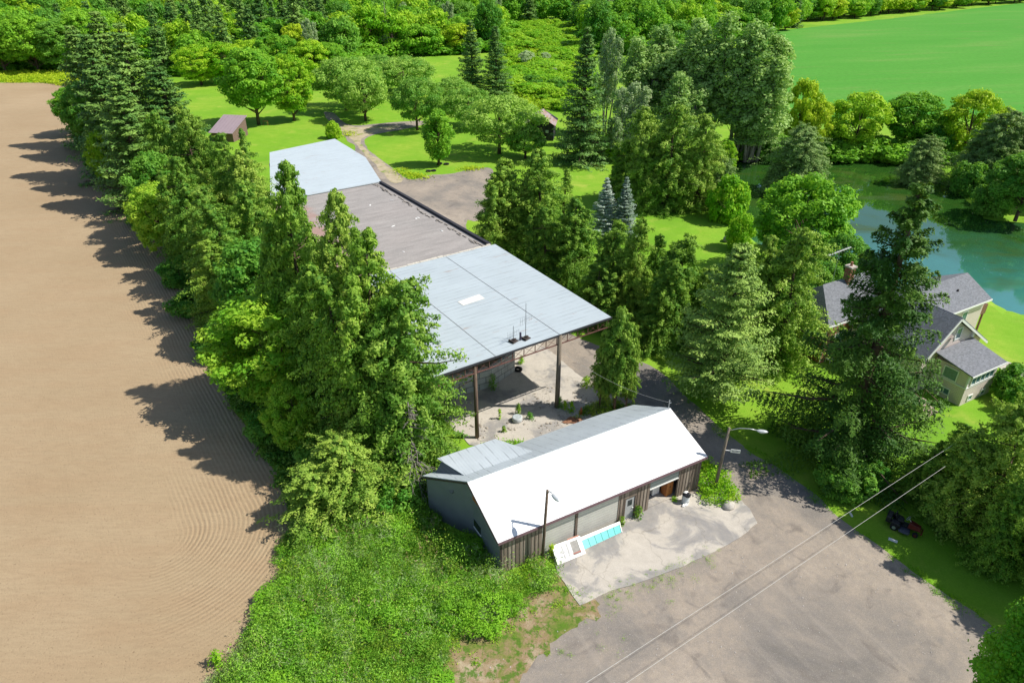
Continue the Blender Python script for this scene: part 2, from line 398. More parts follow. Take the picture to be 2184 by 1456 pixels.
me = bpy.data.meshes.new('ground'); me.from_pydata(np.stack([GX, GY, GZ], -1).reshape(-1, 3).tolist(), [], quads.tolist()); me.update()
me.materials.append(m_lawn()); tag(link(bpy.data.objects.new('ground', me)), kind='structure')
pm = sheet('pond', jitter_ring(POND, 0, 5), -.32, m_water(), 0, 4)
pv = Vector((0, 0, 0))
for p in pm.data.vertices: pv += p.co
pv /= len(pm.data.vertices)
for p in pm.data.vertices:                       # reach a little under the banks all round
    d = Vector((p.co.x - pv.x, p.co.y - pv.y, 0)); p.co += d.normalized() * 2.0

FIELD_EDGE = [(165, 183), (190, 240), (215, 310), (270, 400), (330, 495), (385, 590), (430, 690), (462, 800), (530, 920), (592, 1020), (618, 1110), (608, 1180), (585, 1260), (545, 1340), (500, 1400), (455, 1475), (380, 1600)]
A0 = at(330, 1150); DD = Vector((-math.sin(R(33.5)), math.cos(R(33.5)), 0))
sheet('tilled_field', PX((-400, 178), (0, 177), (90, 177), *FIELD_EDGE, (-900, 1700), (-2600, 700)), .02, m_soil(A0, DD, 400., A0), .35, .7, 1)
sheet('crop_field', PX((1600, 78), (1700, 62), (1900, 40), (2184, 7), (2500, -20), (3400, 60), (2600, 300), (2184, 250), (2100, 250), (1900, 250), (1700, 262), (1630, 200)), .02, m_crop(), .8, 4, 2)

# big building frame and barn frame (local x = along the front, local y = backwards)
TH = R(33.5); BC = at(1187, 868)
def bl(x, y, z=0): return BC + Vector((x * math.cos(TH) - y * math.sin(TH), x * math.sin(TH) + y * math.cos(TH), z))
TB = R(29.3); BO = at(1068, 1224)
def bn(x, y, z=0): return BO + Vector((x * math.cos(TB) - y * math.sin(TB), x * math.sin(TB) + y * math.cos(TB), z))

GRAVEL = PX((900, 1700), (985, 1456), (1060, 1380), (1150, 1310), (1200, 1255)) + [bn(6, 2), bn(2, 6), bl(-7, 2), bl(-3, 10), bl(-1, 50)] + \
    PX((760, 330), (740, 300), (728, 282), (720, 268), (700, 255), (690, 240)) + PX((712, 242), (735, 262), (760, 268), (830, 262), (900, 258), (905, 266), (855, 277), (800, 287), (778, 300), (788, 322), (828, 352), (872, 382), (915, 374), (965, 370), (1010, 360), (1050, 362), (1050, 420), (1022, 470), (995, 476)) + \
    [bl(8.2, 28), bl(8.6, 20), bl(9.5, 10)] + PX((1395, 785), (1470, 850), (1560, 935), (1640, 985), (1720, 1040), (1800, 1110), (1900, 1185), (2000, 1260), (2090, 1318), (2200, 1420), (2300, 1560), (2300, 1800))
sheet('gravel_yard', GRAVEL, .02, m_gravel(), .28, .5, 3)
k_ = NT('sandy_track'); p_ = k_.pos(); c_ = k_.ramp(k_.noise(p_, .5, 5, .7), [(.34, (.17, .26, .05)), (.46, (.40, .34, .22)), (.7, (.50, .43, .32))])
k_.bump(k_.noise(p_, 9, 3), .4, .04)
sheet('farm_lane', PX((722, 272), (735, 266), (765, 272), (845, 268), (850, 273), (800, 284), (772, 299), (783, 322), (822, 352), (862, 384), (835, 388), (800, 352), (768, 318), (745, 292)), .028, k_.fin(c_, .95, .1), .5, .6, 8)
sheet('dirt_verge', PX((780, 1540), (880, 1440), (950, 1360), (1045, 1305), (1150, 1255), (1185, 1212), (1225, 1230), (1275, 1278), (1235, 1335), (1180, 1372), (1135, 1425), (1080, 1480), (1040, 1540)), .032, m_dirt(), 1.1, .35, 5)
CON = m_concrete('weathered_concrete', .0)
sheet('concrete_apron', [bn(3.2, .12), bn(16.4, .12)] + PX((1580, 1068), (1598, 1085), (1616, 1116), (1595, 1135), (1525, 1178), (1440, 1215), (1370, 1240), (1300, 1262), (1235, 1292), (1215, 1262), (1190, 1225), (1180, 1190)), .07, CON, .12, .4, 6, smooth=False, thick=.12)
sheet('concrete_pad', [bl(-9.8, 8), bl(-9.5, -.4), bl(-7, -2.6), bl(-3, -4.6), bl(1.5, -5.6), bl(4.2, -4.6), bl(5.3, -1.5), bl(4.4, 0), bl(5.1, 2.5), bl(5.4, 7), bl(5.6, 16), bl(-1, 16)], .055, m_concrete('stained_concrete', -.05), .22, .4, 7, smooth=False, thick=.1)

# ------------------------------------------------------------------ shared materials
WHITE_METAL = m_metal('white_roof_metal', (.80, .81, .82), rib=.23, axis=1, rough=.45, patchy=.03, seam=1.6, rust=-.12)
ZINC = m_metal('old_zinc_roof', (.50, .555, .59), rib=.24, axis=1, rough=.5, patchy=.2, bs=.12)
CANOPY_METAL = m_metal('pale_painted_roof_metal', (.46, .525, .56), rust=.045, rib=.2, axis=0, rough=.5, patchy=.1)
FAR_METAL = m_metal('white_painted_roof_metal', (.52, .59, .63), rust=.05, rib=.2, axis=0, rough=.45, patchy=.06)
BOARD = m_boards('weathered_boards', [(.22, .175, .14), (.33, .275, .225), (.43, .37, .31)])
BATTEN = plain('weathered_batten', (.17, .135, .11), .9, .1)
GREY_SIDING = m_siding('grey_lap_siding', (.22, .235, .26), .16)
DARK_TRIM = plain('dark_trim', (.06, .045, .045), .6)
PURPLE = plain('rusty_purple_trim', (.20, .12, .14), .6)
WHITE = plain('white_paint', (.80, .80, .78), .5, .4, 0, .06)
CREAM_DOOR = m_siding('cream_door_slats', (.62, .61, .56), .25)
GREY_DOOR = plain('grey_door_paint', (.40, .41, .41), .6, .3, 0, .08)
GLASS = plain('dark_glass', (.03, .04, .045), .08, .6)
WOOD_POLE = m_bark('old_pole_wood', (.20, .145, .11))
GREY_POLE = m_bark('grey_pole_wood', (.27, .225, .175))
GALV = plain('galvanised_steel', (.45, .47, .49), .4, .5, .6)
STEEL_RUST = plain('rusty_steel', (.16, .075, .065), .8)
BLOCK = m_brick('concrete_blocks', (.54, .55, .52), (.62, .62, .58), (.15, .15, .15), .42, ratio=.55)
RUBBER = plain('black_rubber', (.018, .018, .02), .8)
SHINGLE = m_shingle()
BEIGE = m_siding('beige_siding', (.76, .64, .60), .2)
STONE = m_brick('beige_block', (.76, .65, .60), (.70, .60, .56), (.42, .38, .34), 1.6)
BRICK = m_brick('red_brick', (.36, .13, .085), (.30, .10, .07), (.4, .35, .3), 3.)
ORANGE = plain('orange_wood', (.42, .15, .045), .6)

# ------------------------------------------------------------------ barn
barn = empty('barn', BO, TB, 'long low barn with a white front roof slope, board walls and roller doors', 'barn')
m = MB()                                                          # front wall in pieces round the doors
for x0, x1, z0, z1 in [(0, 3.25, 0, 3.42), (5.97, 6.2, 0, 3.05), (3.25, 9.75, 3.05, 3.42), (9.75, 10.35, 0, 3.42), (10.35, 11.25, 2.1, 3.42), (11.25, 12.62, 0, 3.42), (12.62, 15.42, 3.05, 3.42), (15.42, 17.5, 0, 3.42)]:
    m.box(x0, x1, 0, .14, z0, z1)
fw = m.build('front_wall', BOARD, barn)
bats = []
for x0, x1 in [(0.16, 3.2), (9.8, 10.3), (11.35, 12.6), (15.46, 17.4)]:
    x = x0 + .1
    while x < x1: bats.append((x, x + .06, -.028, .02, 3.36)); x += .30
for a in bats + [(5.99, 6.18, -.03, 0, 3.04)]: MB().box(a[0], a[1], a[2], -.002, a[3], a[4]).build('batten', BATTEN, fw)
m = MB().box(10.3, 10.39, -.035, -.002, 0, 2.2).box(11.26, 11.35, -.035, -.002, 0, 2.2).box(10.388, 11.262, -.034, -.002, 2.1, 2.198); m.build('door_frame', BATTEN, fw)
m = MB()
GL = [(0, 0), (0, 3.42), (-.1, 3.9), (-1.95, 7.6)]
m.hexa([(0, .145, 0), (.14, .145, 0), (.10, 3.9, 0), (-.04, 3.9, 0)], [(0, .145, 3.52), (.14, .145, 3.52), (.10, 3.9, 5.24), (-.04, 3.9, 5.24)])
m.hexa([(-.04, 3.904, 0), (.10, 3.904, 0), (-1.8, 7.6, 0), (-1.95, 7.6, 0)], [(-.04, 3.904, 5.24), (.10, 3.904, 5.24), (-1.8, 7.6, 3.62), (-1.95, 7.6, 3.62)])
m.hexa([(17.36, .145, 0), (17.5, .145, 0), (17.2, 7.6, 0), (17.06, 7.6, 0)], [(17.36, .145, 3.42), (17.5, .145, 3.42), (17.2, 7.6, 3.35), (17.06, 7.6, 3.35)])
m.hexa([(17.36, .145, 3.42), (17.5, .145, 3.42), (17.2, 7.6, 3.35), (17.06, 7.6, 3.35)], [(17.2, 3.75, 5.22), (17.3, 3.75, 5.22), (17.3, 3.95, 5.22), (17.2, 3.95, 5.22)])
m.hexa([(-1.8, 7.45, 0), (17.05, 7.45, 0), (17.05, 7.59, 0), (-1.8, 7.59, 0)], [(-1.8, 7.45, 3.46), (17.05, 7.45, 3.35), (17.05, 7.59, 3.35), (-1.8, 7.59, 3.46)])
sw = m.build('side_wall', GREY_SIDING, barn)
# the ridge runs from above the skewed left gable to the square right one
RL, RR = Vector((-.95, 3.9, 5.36)), Vector((17.3, 3.9, 5.33))
RL = Vector((-.42, 3.9, 5.36))
MB().slab([(-.36, -.38, 3.44), (17.68, -.38, 3.44), RR + Vector((0.1, 0, 0)), RL], .05).build('front_roof', WHITE_METAL, barn)
m = MB(); n = 12                                                   # rear slope sags a little, so it is laid in strips
for i in range(n):
    a, b = i / n, (i + 1) / n
    e = lambda t: Vector((-2.15 + t * 19.3, 7.95, 3.58 - .16 * math.sin(t * math.pi) - .35 * max(0, t - .8) / .2))
    rr = lambda t: (RL + Vector((0, .003, 0))).lerp(RR + Vector((.1, .003, 0)), t)
    m.slab([rr(a), rr(b), e(b), e(a)][::-1] if False else [e(a), rr(a), rr(b), e(b)][::-1], .05)
m.build('rear_roof', ZINC, barn)
d = MB().hexa([(-1.0, 5.4, 3.4), (4.5, 5.4, 3.4), (3.8, 7.75, 3.4), (-1.4, 7.75, 3.4)], [(-.1, 5.4, 4.68), (5.2, 5.4, 4.68), (3.85, 7.75, 4.55), (-.62, 7.75, 4.55)]).build('dormer', m_siding('dormer_grey', (.17, .18, .2), .2), barn)
MB().slab([(-.05, 5.2, 4.86), (-.85, 8.05, 4.66), (3.95, 8.05, 4.62), (5.5, 5.2, 4.84)][::-1], .05).build('roof', ZINC, d)
MB().box(-.36, 17.68, -.42, -.385, 3.22, 3.43).build('fascia', PURPLE, barn)
for p, q in [((-.38, -.35, 3.36), (RL.x - .02, 3.88, 5.27)), ((-.46, 3.92, 5.26), (-2.17, 7.9, 3.5)), ((17.7, -.35, 3.36), (17.42, 3.88, 5.24))]: MB().bar(p, q, .05, .12).build('rake_trim', DARK_TRIM, barn)
for x in (-.03, 17.4): MB().box(x, x + .14, -.03, -.004, 0, 3.2).build('corner_trim', DARK_TRIM, barn)
for x0, x1 in [(3.27, 5.95), (6.22, 9.73)]:
    MB().box(x0, x1, .03, .07, .03, 3.04).build('roller_door', CREAM_DOOR, barn)
od = MB().slab([(12.64, .06, 2.02), (15.40, .06, 2.02), (15.40, .06, 3.04), (12.64, .06, 3.04)], .04).build('roller_door', m_siding('grey_green_door', (.33, .37, .36), .5), barn, label='grey roller door lifted part way over the open bay')
MB().box(12.64, 15.40, .0, .055, 1.95, 2.04).build('bottom_rail', WHITE, od)
ed = MB().box(10.4, 11.22, .02, .07, .02, 2.08).build('entry_door', GREY_DOOR, barn)
MB().box(10.62, 11.02, .008, .018, 1.3, 1.85).build('window', GLASS, ed)
m = MB(); m.box(11.06, 11.16, -.02, .018, .98, 1.02); m.box(11.08, 11.14, -.05, -.02, .96, 1.04); m.build('handle', WHITE, ed)
hx = lambda y: -.22 * y - .03                                      # left gable plane leans back along the skewed end
def gable_panel(y0, y1, z0, z1, th=.04):
    f = lambda y: -.04 * (y - .145) / 3.755 - .003 if y <= 3.9 else -.043 - 1.91 * (y - 3.9) / 3.7
    return MB().hexa([(f(y0) - th, y0, z0), (f(y0), y0, z0), (f(y1), y1, z0), (f(y1) - th, y1, z0)], [(f(y0) - th, y0, z1), (f(y0), y0, z1), (f(y1), y1, z1), (f(y1) - th, y1, z1)])
gable_panel(3.15, 3.88, 3.7, 4.5, .05).build('hatch', ORANGE, barn)
g = gable_panel(2.85, 3.85, 1.2, 1.85, .03).build('window', GLASS, barn)
gable_panel(2.78, 3.88, 1.1, 1.2, .06).build('sill', WHITE, g)
gable_panel(1.9, 2.5, .7, 1.5, .015).build('service_hatch', GREY_SIDING, barn)
MB().box(12.0, 16.6, .15, 6.5, .03, .05).build('barn_floor', CON, barn)
m = MB(); m.box(11.9, 12.0, .15, 6.5, 0, 3.2); m.box(16.6, 16.7, .15, 6.5, 0, 3.2); m.box(11.9, 16.7, 6.5, 6.6, 0, 3.2); m.build('inner_wall', plain('dark_inner_boards', (.10, .085, .07), .9), barn)
MB().tube([RR + Vector((-.1, 0, 0)), RR + Vector((-.1, 0, .75))], .03, 8).tube([RR + Vector((-.1, 0, .55)), RR + Vector((.1, 0, .55))], .03, 6).ell(RR + Vector((-.1, 0, .78)), (.06, .06, .08)).build('service_mast', GALV, barn)

cb = empty('cupboard', bn(15.05, .75, .05), TB, 'orange brown wooden cupboard inside the open barn bay', 'cupboard')
MB().box(-.32, .32, -.3, .3, 0, 1.75).build('carcass', ORANGE, cb, bevel=.015)
for s in (-1, 1):
    dd = MB().box(min(s * .01, s * .3), max(s * .01, s * .3), -.325, -.302, .06, 1.7).build('door', plain('orange_door', (.50, .19, .055), .5), cb)
    MB().box(min(s * .03, s * .05), max(s * .03, s * .05), -.345, -.327, .85, 1.0).build('handle', DARK_TRIM, dd)
fr = empty('chest_freezer', bn(14.2, 1.3, .05), TB, 'pale metal appliance in the shadow beside the orange cupboard', 'appliance')
MB().box(-.35, .35, -.3, .3, .04, 1.3).build('body', WHITE, fr, bevel=.03); MB().box(-.36, .36, -.315, .31, 1.305, 1.36).build('lid', GALV, fr, bevel=.02)

# ------------------------------------------------------------------ storage building
wh = empty('storage_building', BC, TH, 'long flat-roofed storage building with pale metal open canopy on wooden posts', 'building')
ZR = 7.75
MB().slab([(-13, -.12, ZR), (5.75, -.12, ZR), (6.2, 20.2, ZR), (-13, 20.2, ZR)], .1).build('canopy_roof', CANOPY_METAL, wh)
sk = []
for px, py in [(976, 644), (1022, 628), (1034, 637), (988, 652)]:
    q = at(px, py, ZR) - BC; sk.append((q.x * math.cos(TH) + q.y * math.sin(TH), -q.x * math.sin(TH) + q.y * math.cos(TH), ZR + .02))
MB().slab(sk, .016).build('skylight', plain('white_fibreglass', (.74, .73, .68), .5, .3, 0, .08), wh)
m = MB()
for x in (-6.6, -.05): m.box(x - .035, x + .035, -.1, 20.1, ZR + .004, ZR + .03)
m.build('roof_seam', plain('seam_grey', (.36, .39, .41), .6), wh)
MB().box(-13, 5.85, -.16, -.125, ZR - .2, ZR - .01).build('fascia', plain('fascia_dark', (.05, .05, .06), .6), wh)
MB().box(5.78, 5.82, 0, 1, ZR - .2, ZR - .11).build('gutter_end', plain('gutter', (.1, .1, .11)), wh)
m = MB(); z0, z1 = ZR - .22, ZR - 1.05
m.bar((-13, 0, z0), (5.7, 0, z0), .09); m.bar((-13, 0, z1), (5.7, 0, z1), .08)
x = -12.9; k = 0
while x < 5.6:
    m.bar((x, 0, z1), (x, 0, z0), .055); x2 = min(x + 1.15, 5.65)
    m.bar((x, .01, z1), (x2, .01, z0), .025); m.bar((x, -.01, z0), (x2, -.01, z1), .025)
    x += 1.15
m.build('front_truss', STEEL_RUST, wh)
for y in (5, 10, 15):
    m = MB(); m.bar((-12.8, y, z0), (5.9, y, z0), .09); m.bar((-12.8, y, z1 + .2), (5.9, y, z1 + .2), .07)
    x = -12.8
    while x < 5.8: m.bar((x, y, z1 + .2), (min(x + .9, 5.85), y, z0), .04); x += .9
    m.build('inner_truss', STEEL_RUST, wh)
m = MB()
for x in np.arange(-12.5, 5.7, 1.5): m.bar((x, .06, ZR - .155), (x, 20, ZR - .155), .06, .08)
m.build('purlin', plain('dark_wood', (.08, .06, .05), .9), wh)
MB().tube([(-8.45, .1, -.1), (-8.45, .1, 3), (-8.48, .1, ZR - .1)], [.19, .17, .15], 12).build('post', WOOD_POLE, wh, True)
MB().tube([(0, -.05, -.1), (.02, -.05, 3), (.03, -.05, ZR - .1)], [.23, .21, .19], 12).build('post', GREY_POLE, wh, True)
MB().tube([(5.4, 19.6, -.1), (5.4, 19.6, ZR - .1)], [.18, .15], 10).build('post', GREY_POLE, wh, True)
# bin wall of concrete blocks under the canopy
def wl(px, py):
    q = at(px, py) - BC; return (q.x * math.cos(TH) + q.y * math.sin(TH), -q.x * math.sin(TH) + q.y * math.cos(TH))
P = [(-12.8, 6.9), wl(915, 862), wl(1046, 826), wl(1098, 793), (1.0, 20.0)]
m = MB()
for a, b in zip(P[:-1], P[1:]):
    d = Vector((b[0] - a[0], b[1] - a[1], 0)).normalized(); nn = Vector((-d.y, d.x, 0)) * .32; a3, b3 = Vector((*a, 0)), Vector((*b, 0)) - d * .004
    m.hexa([a3, b3, b3 + nn, a3 + nn], [p + Vector((0, 0, 2.25)) for p in (a3, b3, b3 + nn, a3 + nn)])
m.build('block_wall', BLOCK, wh)
m = MB(); m.box(-12.7, -12.4, 7.3, 20.2, 0, 7.2); m.box(-10.4, -10.1, 20.61, 54, 0, 7.2); m.box(-12.55, 6.0, 20.3, 20.6, 0, 7.2); m.box(5.0, 5.3, 20.65, 66, 0, 7.2); m.box(-5.0, 4.95, 65.7, 66.0, 0, 7.6)
m.build('main_wall', plain('stained_block', (.22, .215, .205), .9), wh)
MB().slab([(-10.6, 20.35, ZR - .22), (6.0, 20.35, ZR - .22), (5.25, 48.3, ZR - .22), (-10.6, 48.3, ZR - .22)], .12).build('flat_roof', m_tar(), wh)
m = MB()
m.hexa([(5.55, 20.6, ZR - .215), (5.95, 20.6, ZR - .215), (5.25, 48.2, ZR - .215), (4.9, 48.2, ZR - .215)], [(5.55, 20.6, ZR + .06), (5.95, 20.6, ZR + .06), (5.25, 48.2, ZR + .06), (4.9, 48.2, ZR + .06)])
m.build('parapet', plain('shaded_parapet', (.035, .035, .045), .7), wh)  # near-black colour paints in the shade on the parapet's outer wall
m = MB(); rn = random.Random(4)                                     # gravel kerb and broken edging inside the parapet
for i in range(70):
    t = rn.random(); x = 4.9 - .72 * t + rn.uniform(-.2, .3) - .1; y = 20.8 + t * 27; s = rn.uniform(.06, .3)
    m.bar((x, y, ZR - .17), (x - .02, y + s * 3, ZR - .17), .12, .08)
m.build('roof_edging', plain('roof_rubble', (.30, .27, .24), .9), wh)['kind'] = 'stuff'
m = MB()
x = -12.8
while x < 5.6:
    l = rn.uniform(.3, 1.4); wdt = rn.uniform(.05, .26); m.box(x, min(x + l, 5.7), 20.22, 20.36 + wdt, ZR - .12, ZR + rn.uniform(.01, .05)); x += l + rn.uniform(0.01, .06)
m.build('flashing', plain('pale_flashing', (.60, .56, .48), .8, .2, 0, .3), wh)
def blinv(p): d = p - BC; return (d.x * math.cos(TH) + d.y * math.sin(TH), -d.x * math.sin(TH) + d.y * math.cos(TH), p.z)
q1, q2, q3 = (blinv(at(px, py, ZR + .02)) for px, py in ((780, 336), (714, 296), (575, 325)))
m = MB(); top = [(-10.2, 48.35, ZR - .05), (5.25, 48.35, ZR - .05), q1, q2, q3]
m.hexa([(x, y, z - .12) for x, y, z in top], top)
m.build('far_roof', FAR_METAL, wh)
for i in range(9):
    x = rn.uniform(-8, 4); y = rn.uniform(24, 46); MB().ell((x, y, ZR - .19), (rn.uniform(.1, .35), rn.uniform(.06, .12), .04), rn.uniform(0, 3), 7, 4, .3, i).build('roof_debris', WHITE, wh)

def antenna(px, py, ht, label, big):
    q = at(px, py, ZR + .01); a = empty('roof_antenna', q, TH + .25, label, 'antenna', 'antennas on the canopy roof')
    m = MB(); m.box(-.35, .35, -.3, .3, .02, .07); m.box(-.3, -.2, -.3, .3, .075, .2); m.ell((.1, 0, .14), (.22, .18, .1), 0, 8, 5, .3, 2); m.build('base', plain('dark_base', (.07, .055, .05), .9), a)
    MB().tube([(0, 0, .05), (0, 0, ht)], [.028, .018], 8).build('mast', plain('dark_mast', (.12, .12, .13), .5), a)
    m = MB(); z = ht * .55
    m.bar((-.75, 0, z), (.75, 0, z), .02)
    for i in range(6): x = -.7 + i * .28; m.bar((x, 0, z - .35), (x, 0, z + .35 - .05 * i), .014)
    m.build('elements', GALV, a)
    if big: MB().tube([(-.5, .15, .05), (-.5, .15, .75)], .09, 10).build('vent_pipe', plain('vent_dark', (.07, .06, .10), .5), a)
antenna(1095, 728, 1.5, 'short roof antenna on dark stand, left of the taller one on the canopy', False)
antenna(1121, 722, 3.4, 'tall thin roof antenna with upright elements near the canopy edge', True)

# ------------------------------------------------------------------ lamp posts, wires, signs
def lamp(p, ht, lean, armd, arml, label, mat, r):
    l = empty('street_lamp', p, 0, label, 'street lamp', 'street lamps beside the barn')
    top = Vector((lean[0], lean[1], ht))
    MB().tube([(0, 0, -.2), top * .5, top], [r, r * .88, r * .75], 10).build('pole', mat, l, True)
    a = Vector((armd[0], armd[1], 0)).normalized(); s = top - Vector((0, 0, .25))
    MB().tube([s, s + a * arml * .35 + Vector((0, 0, .32)), s + a * arml * .7 + Vector((0, 0, .38)), s + a * arml + Vector((0, 0, .32))], .035, 8).build('arm', GALV, l, True)
    h = s + a * (arml + .28) + Vector((0, 0, .30)); ang = math.atan2(a.y, a.x)
    MB().ell(h, (.42, .17, .11), ang, 12, 6).build('lamp_head', plain('lamp_shell', (.55, .58, .60), .35, .5), l, True)
    MB().ell(h + Vector((0, 0, -.08)), (.26, .13, .09), ang, 10, 5).build('lens', plain('lamp_lens', (.5, .55, .55), .15, .6), l, True)
    return l
LR = lamp(bn(18.5, -.9), 6.1, (.28, .1), (1, -.22), 2.05, 'wooden lamp post with long curved arm and white sign, beside the driveway', GREY_POLE, .13)
lamp(bn(2.95, -.55), 6.6, (.22, .05), (.55, -.85), .62, 'dark wooden lamp post with short arm in front of the barn wall', WOOD_POLE, .115)
sp = at(1523, 1047)                                                # the number board on its bracket
m = MB(); m.bar((.2, .06, 4.05), (.66, -.03, 4.05), .05); m.build('sign_bracket', WHITE, LR)
sg = MB().hexa([(.66, -.05, 3.9), (1.36, -.15, 3.88), (1.36, -.12, 3.88), (.66, -.02, 3.9)], [(.66, -.05, 4.2), (1.36, -.15, 4.18), (1.36, -.12, 4.18), (.66, -.02, 4.2)]).build('number_sign', WHITE, LR)
m = MB()
for i in range(6):
    x = .76 + i * .095; y = -.0515 - (x - .66) / .7 * .1 - .012; m.box(x, x + .04, y, y + .008, 3.97, 4.12)
m.build('sign_marks', plain('grey_print', (.2, .2, .22)), sg)

def wire(name, a, b, sag, r, label, mat=None):
    if name == 'overhead_wire': b = a + (b - a) * 1.7
    pts = [a.lerp(b, i / 24) - Vector((0, 0, sag * 4 * (i / 24) * (1 - i / 24))) for i in range(25)]
    o = MB().tube(pts, r, 6).build(name, mat or plain('wire_grey', (.5, .49, .47), .5), None, True)
    return tag(o, label, 'wire', 'overhead wires across the gravel yard')
wire('overhead_wire', at(2048, 938, 7.0), at(1230, 1468, 7.4), .0, .011, 'upper left of two pale overhead wires crossing above the gravel yard')
wire('overhead_wire', at(2016, 994, 7.0), at(1318, 1468, 7.4), .0, .011, 'lower right of two pale overhead wires crossing above the gravel yard')
wire('service_cable', bl(.05, -.2, 6.2), bn(17.3, 3.9, 5.9), .7, .009, 'sagging cable from canopy post to the mast on the barn ridge')['group'] = 'service cables'

# ------------------------------------------------------------------ things leaning on and standing by the barn
def tilted(px_pts, z):                                              # panel given by its foot line and the line it leans on
    return [at(px, py, zz) for (px, py), zz in zip(px_pts, z)]
def panel_frame(A, B, Cc, D):                                       # bilinear point on a tilted panel, with offset along its normal
    n = (B - A).cross(D - A).normalized()
    if n.z < 0: n = -n
    return lambda s, t, o=0: A.lerp(B, s).lerp(D.lerp(Cc, s), t) + n * o
wp = empty('leaning_board', at(1215, 1206), 0, 'white panel with a four-pane window and a screen, leaning against the barn', 'board', 'salvaged boards leaning on the barn')
c0 = at(1215, 1206); q = panel_frame(*[p - c0 for p in (at(1189, 1205, .08), at(1249, 1180, .08), at(1236, 1142, .85), at(1176, 1164, .85))])
def onp(mb, s0, s1, t0, t1, o0, o1, q): return mb.hexa([q(s0, t0, o0), q(s1, t0, o0), q(s1, t1, o0), q(s0, t1, o0)], [q(s0, t0, o1), q(s1, t0, o1), q(s1, t1, o1), q(s0, t1, o1)])
m = MB()
for a in [(0, 1, 0, .14), (0, .14, .143, .857), (.86, 1, .143, .857), (.50, .60, .143, .857), (0, 1, .86, 1)]: onp(m, *a, 0, .07, q)
m.build('frame', WHITE, wp)
wn = onp(MB(), .143, .497, .143, .857, .02, .035, q).build('window', plain('milky_glass', (.62, .63, .62), .3, .5), wp)
m = MB()
for a in [(.143, .497, .46, .54), (.30, .34, .143, .857), (.143, .175, .143, .857), (.465, .497, .143, .857), (.178, .462, .143, .19), (.178, .462, .81, .857)]: onp(m, *a, .037, .055, q)
m.build('glazing_bar', plain('grey_white', (.55, .55, .55)), wn)
onp(MB(), .603, .857, .143, .857, .02, .035, q).build('screen', plain('grey_mesh', (.34, .33, .31), .9), wp)
onp(MB(), .60, .88, .2, .26, .072, .10, q).build('red_bar', plain('faded_red', (.42, .17, .14), .7), wp)
onp(MB(), .55, .95, 1.0, 1.06, .0, .12, q).build('top_strip', plain('salmon_board', (.55, .27, .20), .8), wp)
tq = empty('leaning_board', at(1290, 1155), 0, 'long turquoise ribbed panel with white top edge leaning on the roller door', 'board', 'salvaged boards leaning on the barn')
c0 = at(1290, 1155); q = panel_frame(*[p - c0 for p in (at(1246, 1172, .09), at(1325, 1135, .09), at(1319, 1112, .62), at(1236, 1146, .62))])
TURQ = plain('turquoise_paint', (.13, .55, .53), .45, .4, 0, .12)
for i in range(6): onp(MB(), i / 6 + .006, (i + 1) / 6 - .006, .02, .72, .01, .05, q).build('panel_segment', TURQ, tq)
m = MB(); onp(m, -.02, 1.02, .725, 1.0, 0, .1, q); onp(m, -.02, 0, 0, .72, 0, .08, q); onp(m, 1, 1.02, 0, .72, 0, .08, q); onp(m, 0, 1, .0, .7, -.03, 0, q); m.build('white_edge', WHITE, tq)
dr = empty('waste_drum', at(1461, 1072), 0, 'white drum topped with a black bag beside the open barn door', 'drum')
MB().lathe([(.29, 0), (.30, .03), (.29, .05), (.29, .35), (.305, .37), (.29, .39), (.29, .8), (.31, .83)], n=20).build('drum', plain('drum_white', (.62, .66, .68), .4, .4, 0, .2), dr, True)
MB().ell((.03, -.03, .85), (.30, .28, .2), .3, 12, 7, .14, 3).build('bag', plain('black_plastic', (.012, .012, .016), .3, .5), dr)
MB().ell((-.03, .06, 1.02), (.2, .15, .08), .3, 9, 5, .16, 5).build('white_sheet', WHITE, dr)
MB().ell((-.1, -.36, .12), (.26, .16, .14), .4, 9, 5, .2, 8).build('spill', WHITE, dr)

# ------------------------------------------------------------------ house by the pond
H0 = at(2045, 866)
def hn(x, y, z=0): return H0 + Vector((x * math.cos(TB) - y * math.sin(TB), x * math.sin(TB) + y * math.cos(TB), z))
house = empty('house', H0, TB, 'beige house with grey shingle roofs and brick chimney beside the pond', 'house')
def roof(quad, name='roof', th=.12): return MB().slab(quad, th).build(name, SHINGLE, house)
WIN = plain('window_glass', (.10, .20, .22), .1, .6)
def window(x0, x1, z0, z1, y, n=1, axis=0, name='window'):
    """framed window; axis 0 faces the local -y side, axis 1 faces the local -x side"""
    def bx(mb, a0, a1, o0, o1, c0, c1):
        return mb.box(a0, a1, y - o1, y - o0, c0, c1) if axis == 0 else mb.box(y - o1, y - o0, a0, a1, c0, c1)
    o = bx(MB(), x0 + .04, x1 - .04, .004, .03, z0 + .04, z1 - .04).build(name, WIN, house)
    m = MB()
    bx(m, x0 - .06, x1 + .06, .002, .07, z0 - .06, z0 + .035); bx(m, x0 - .06, x1 + .06, .002, .07, z1 - .035, z1 + .06)
    for i in range(n + 1):
        xx = x0 + (x1 - x0) * i / n; bx(m, xx - .045, xx + .045, .003, .065, z0 + .037, z1 - .037)
    m.build('frame', WHITE, o); return o
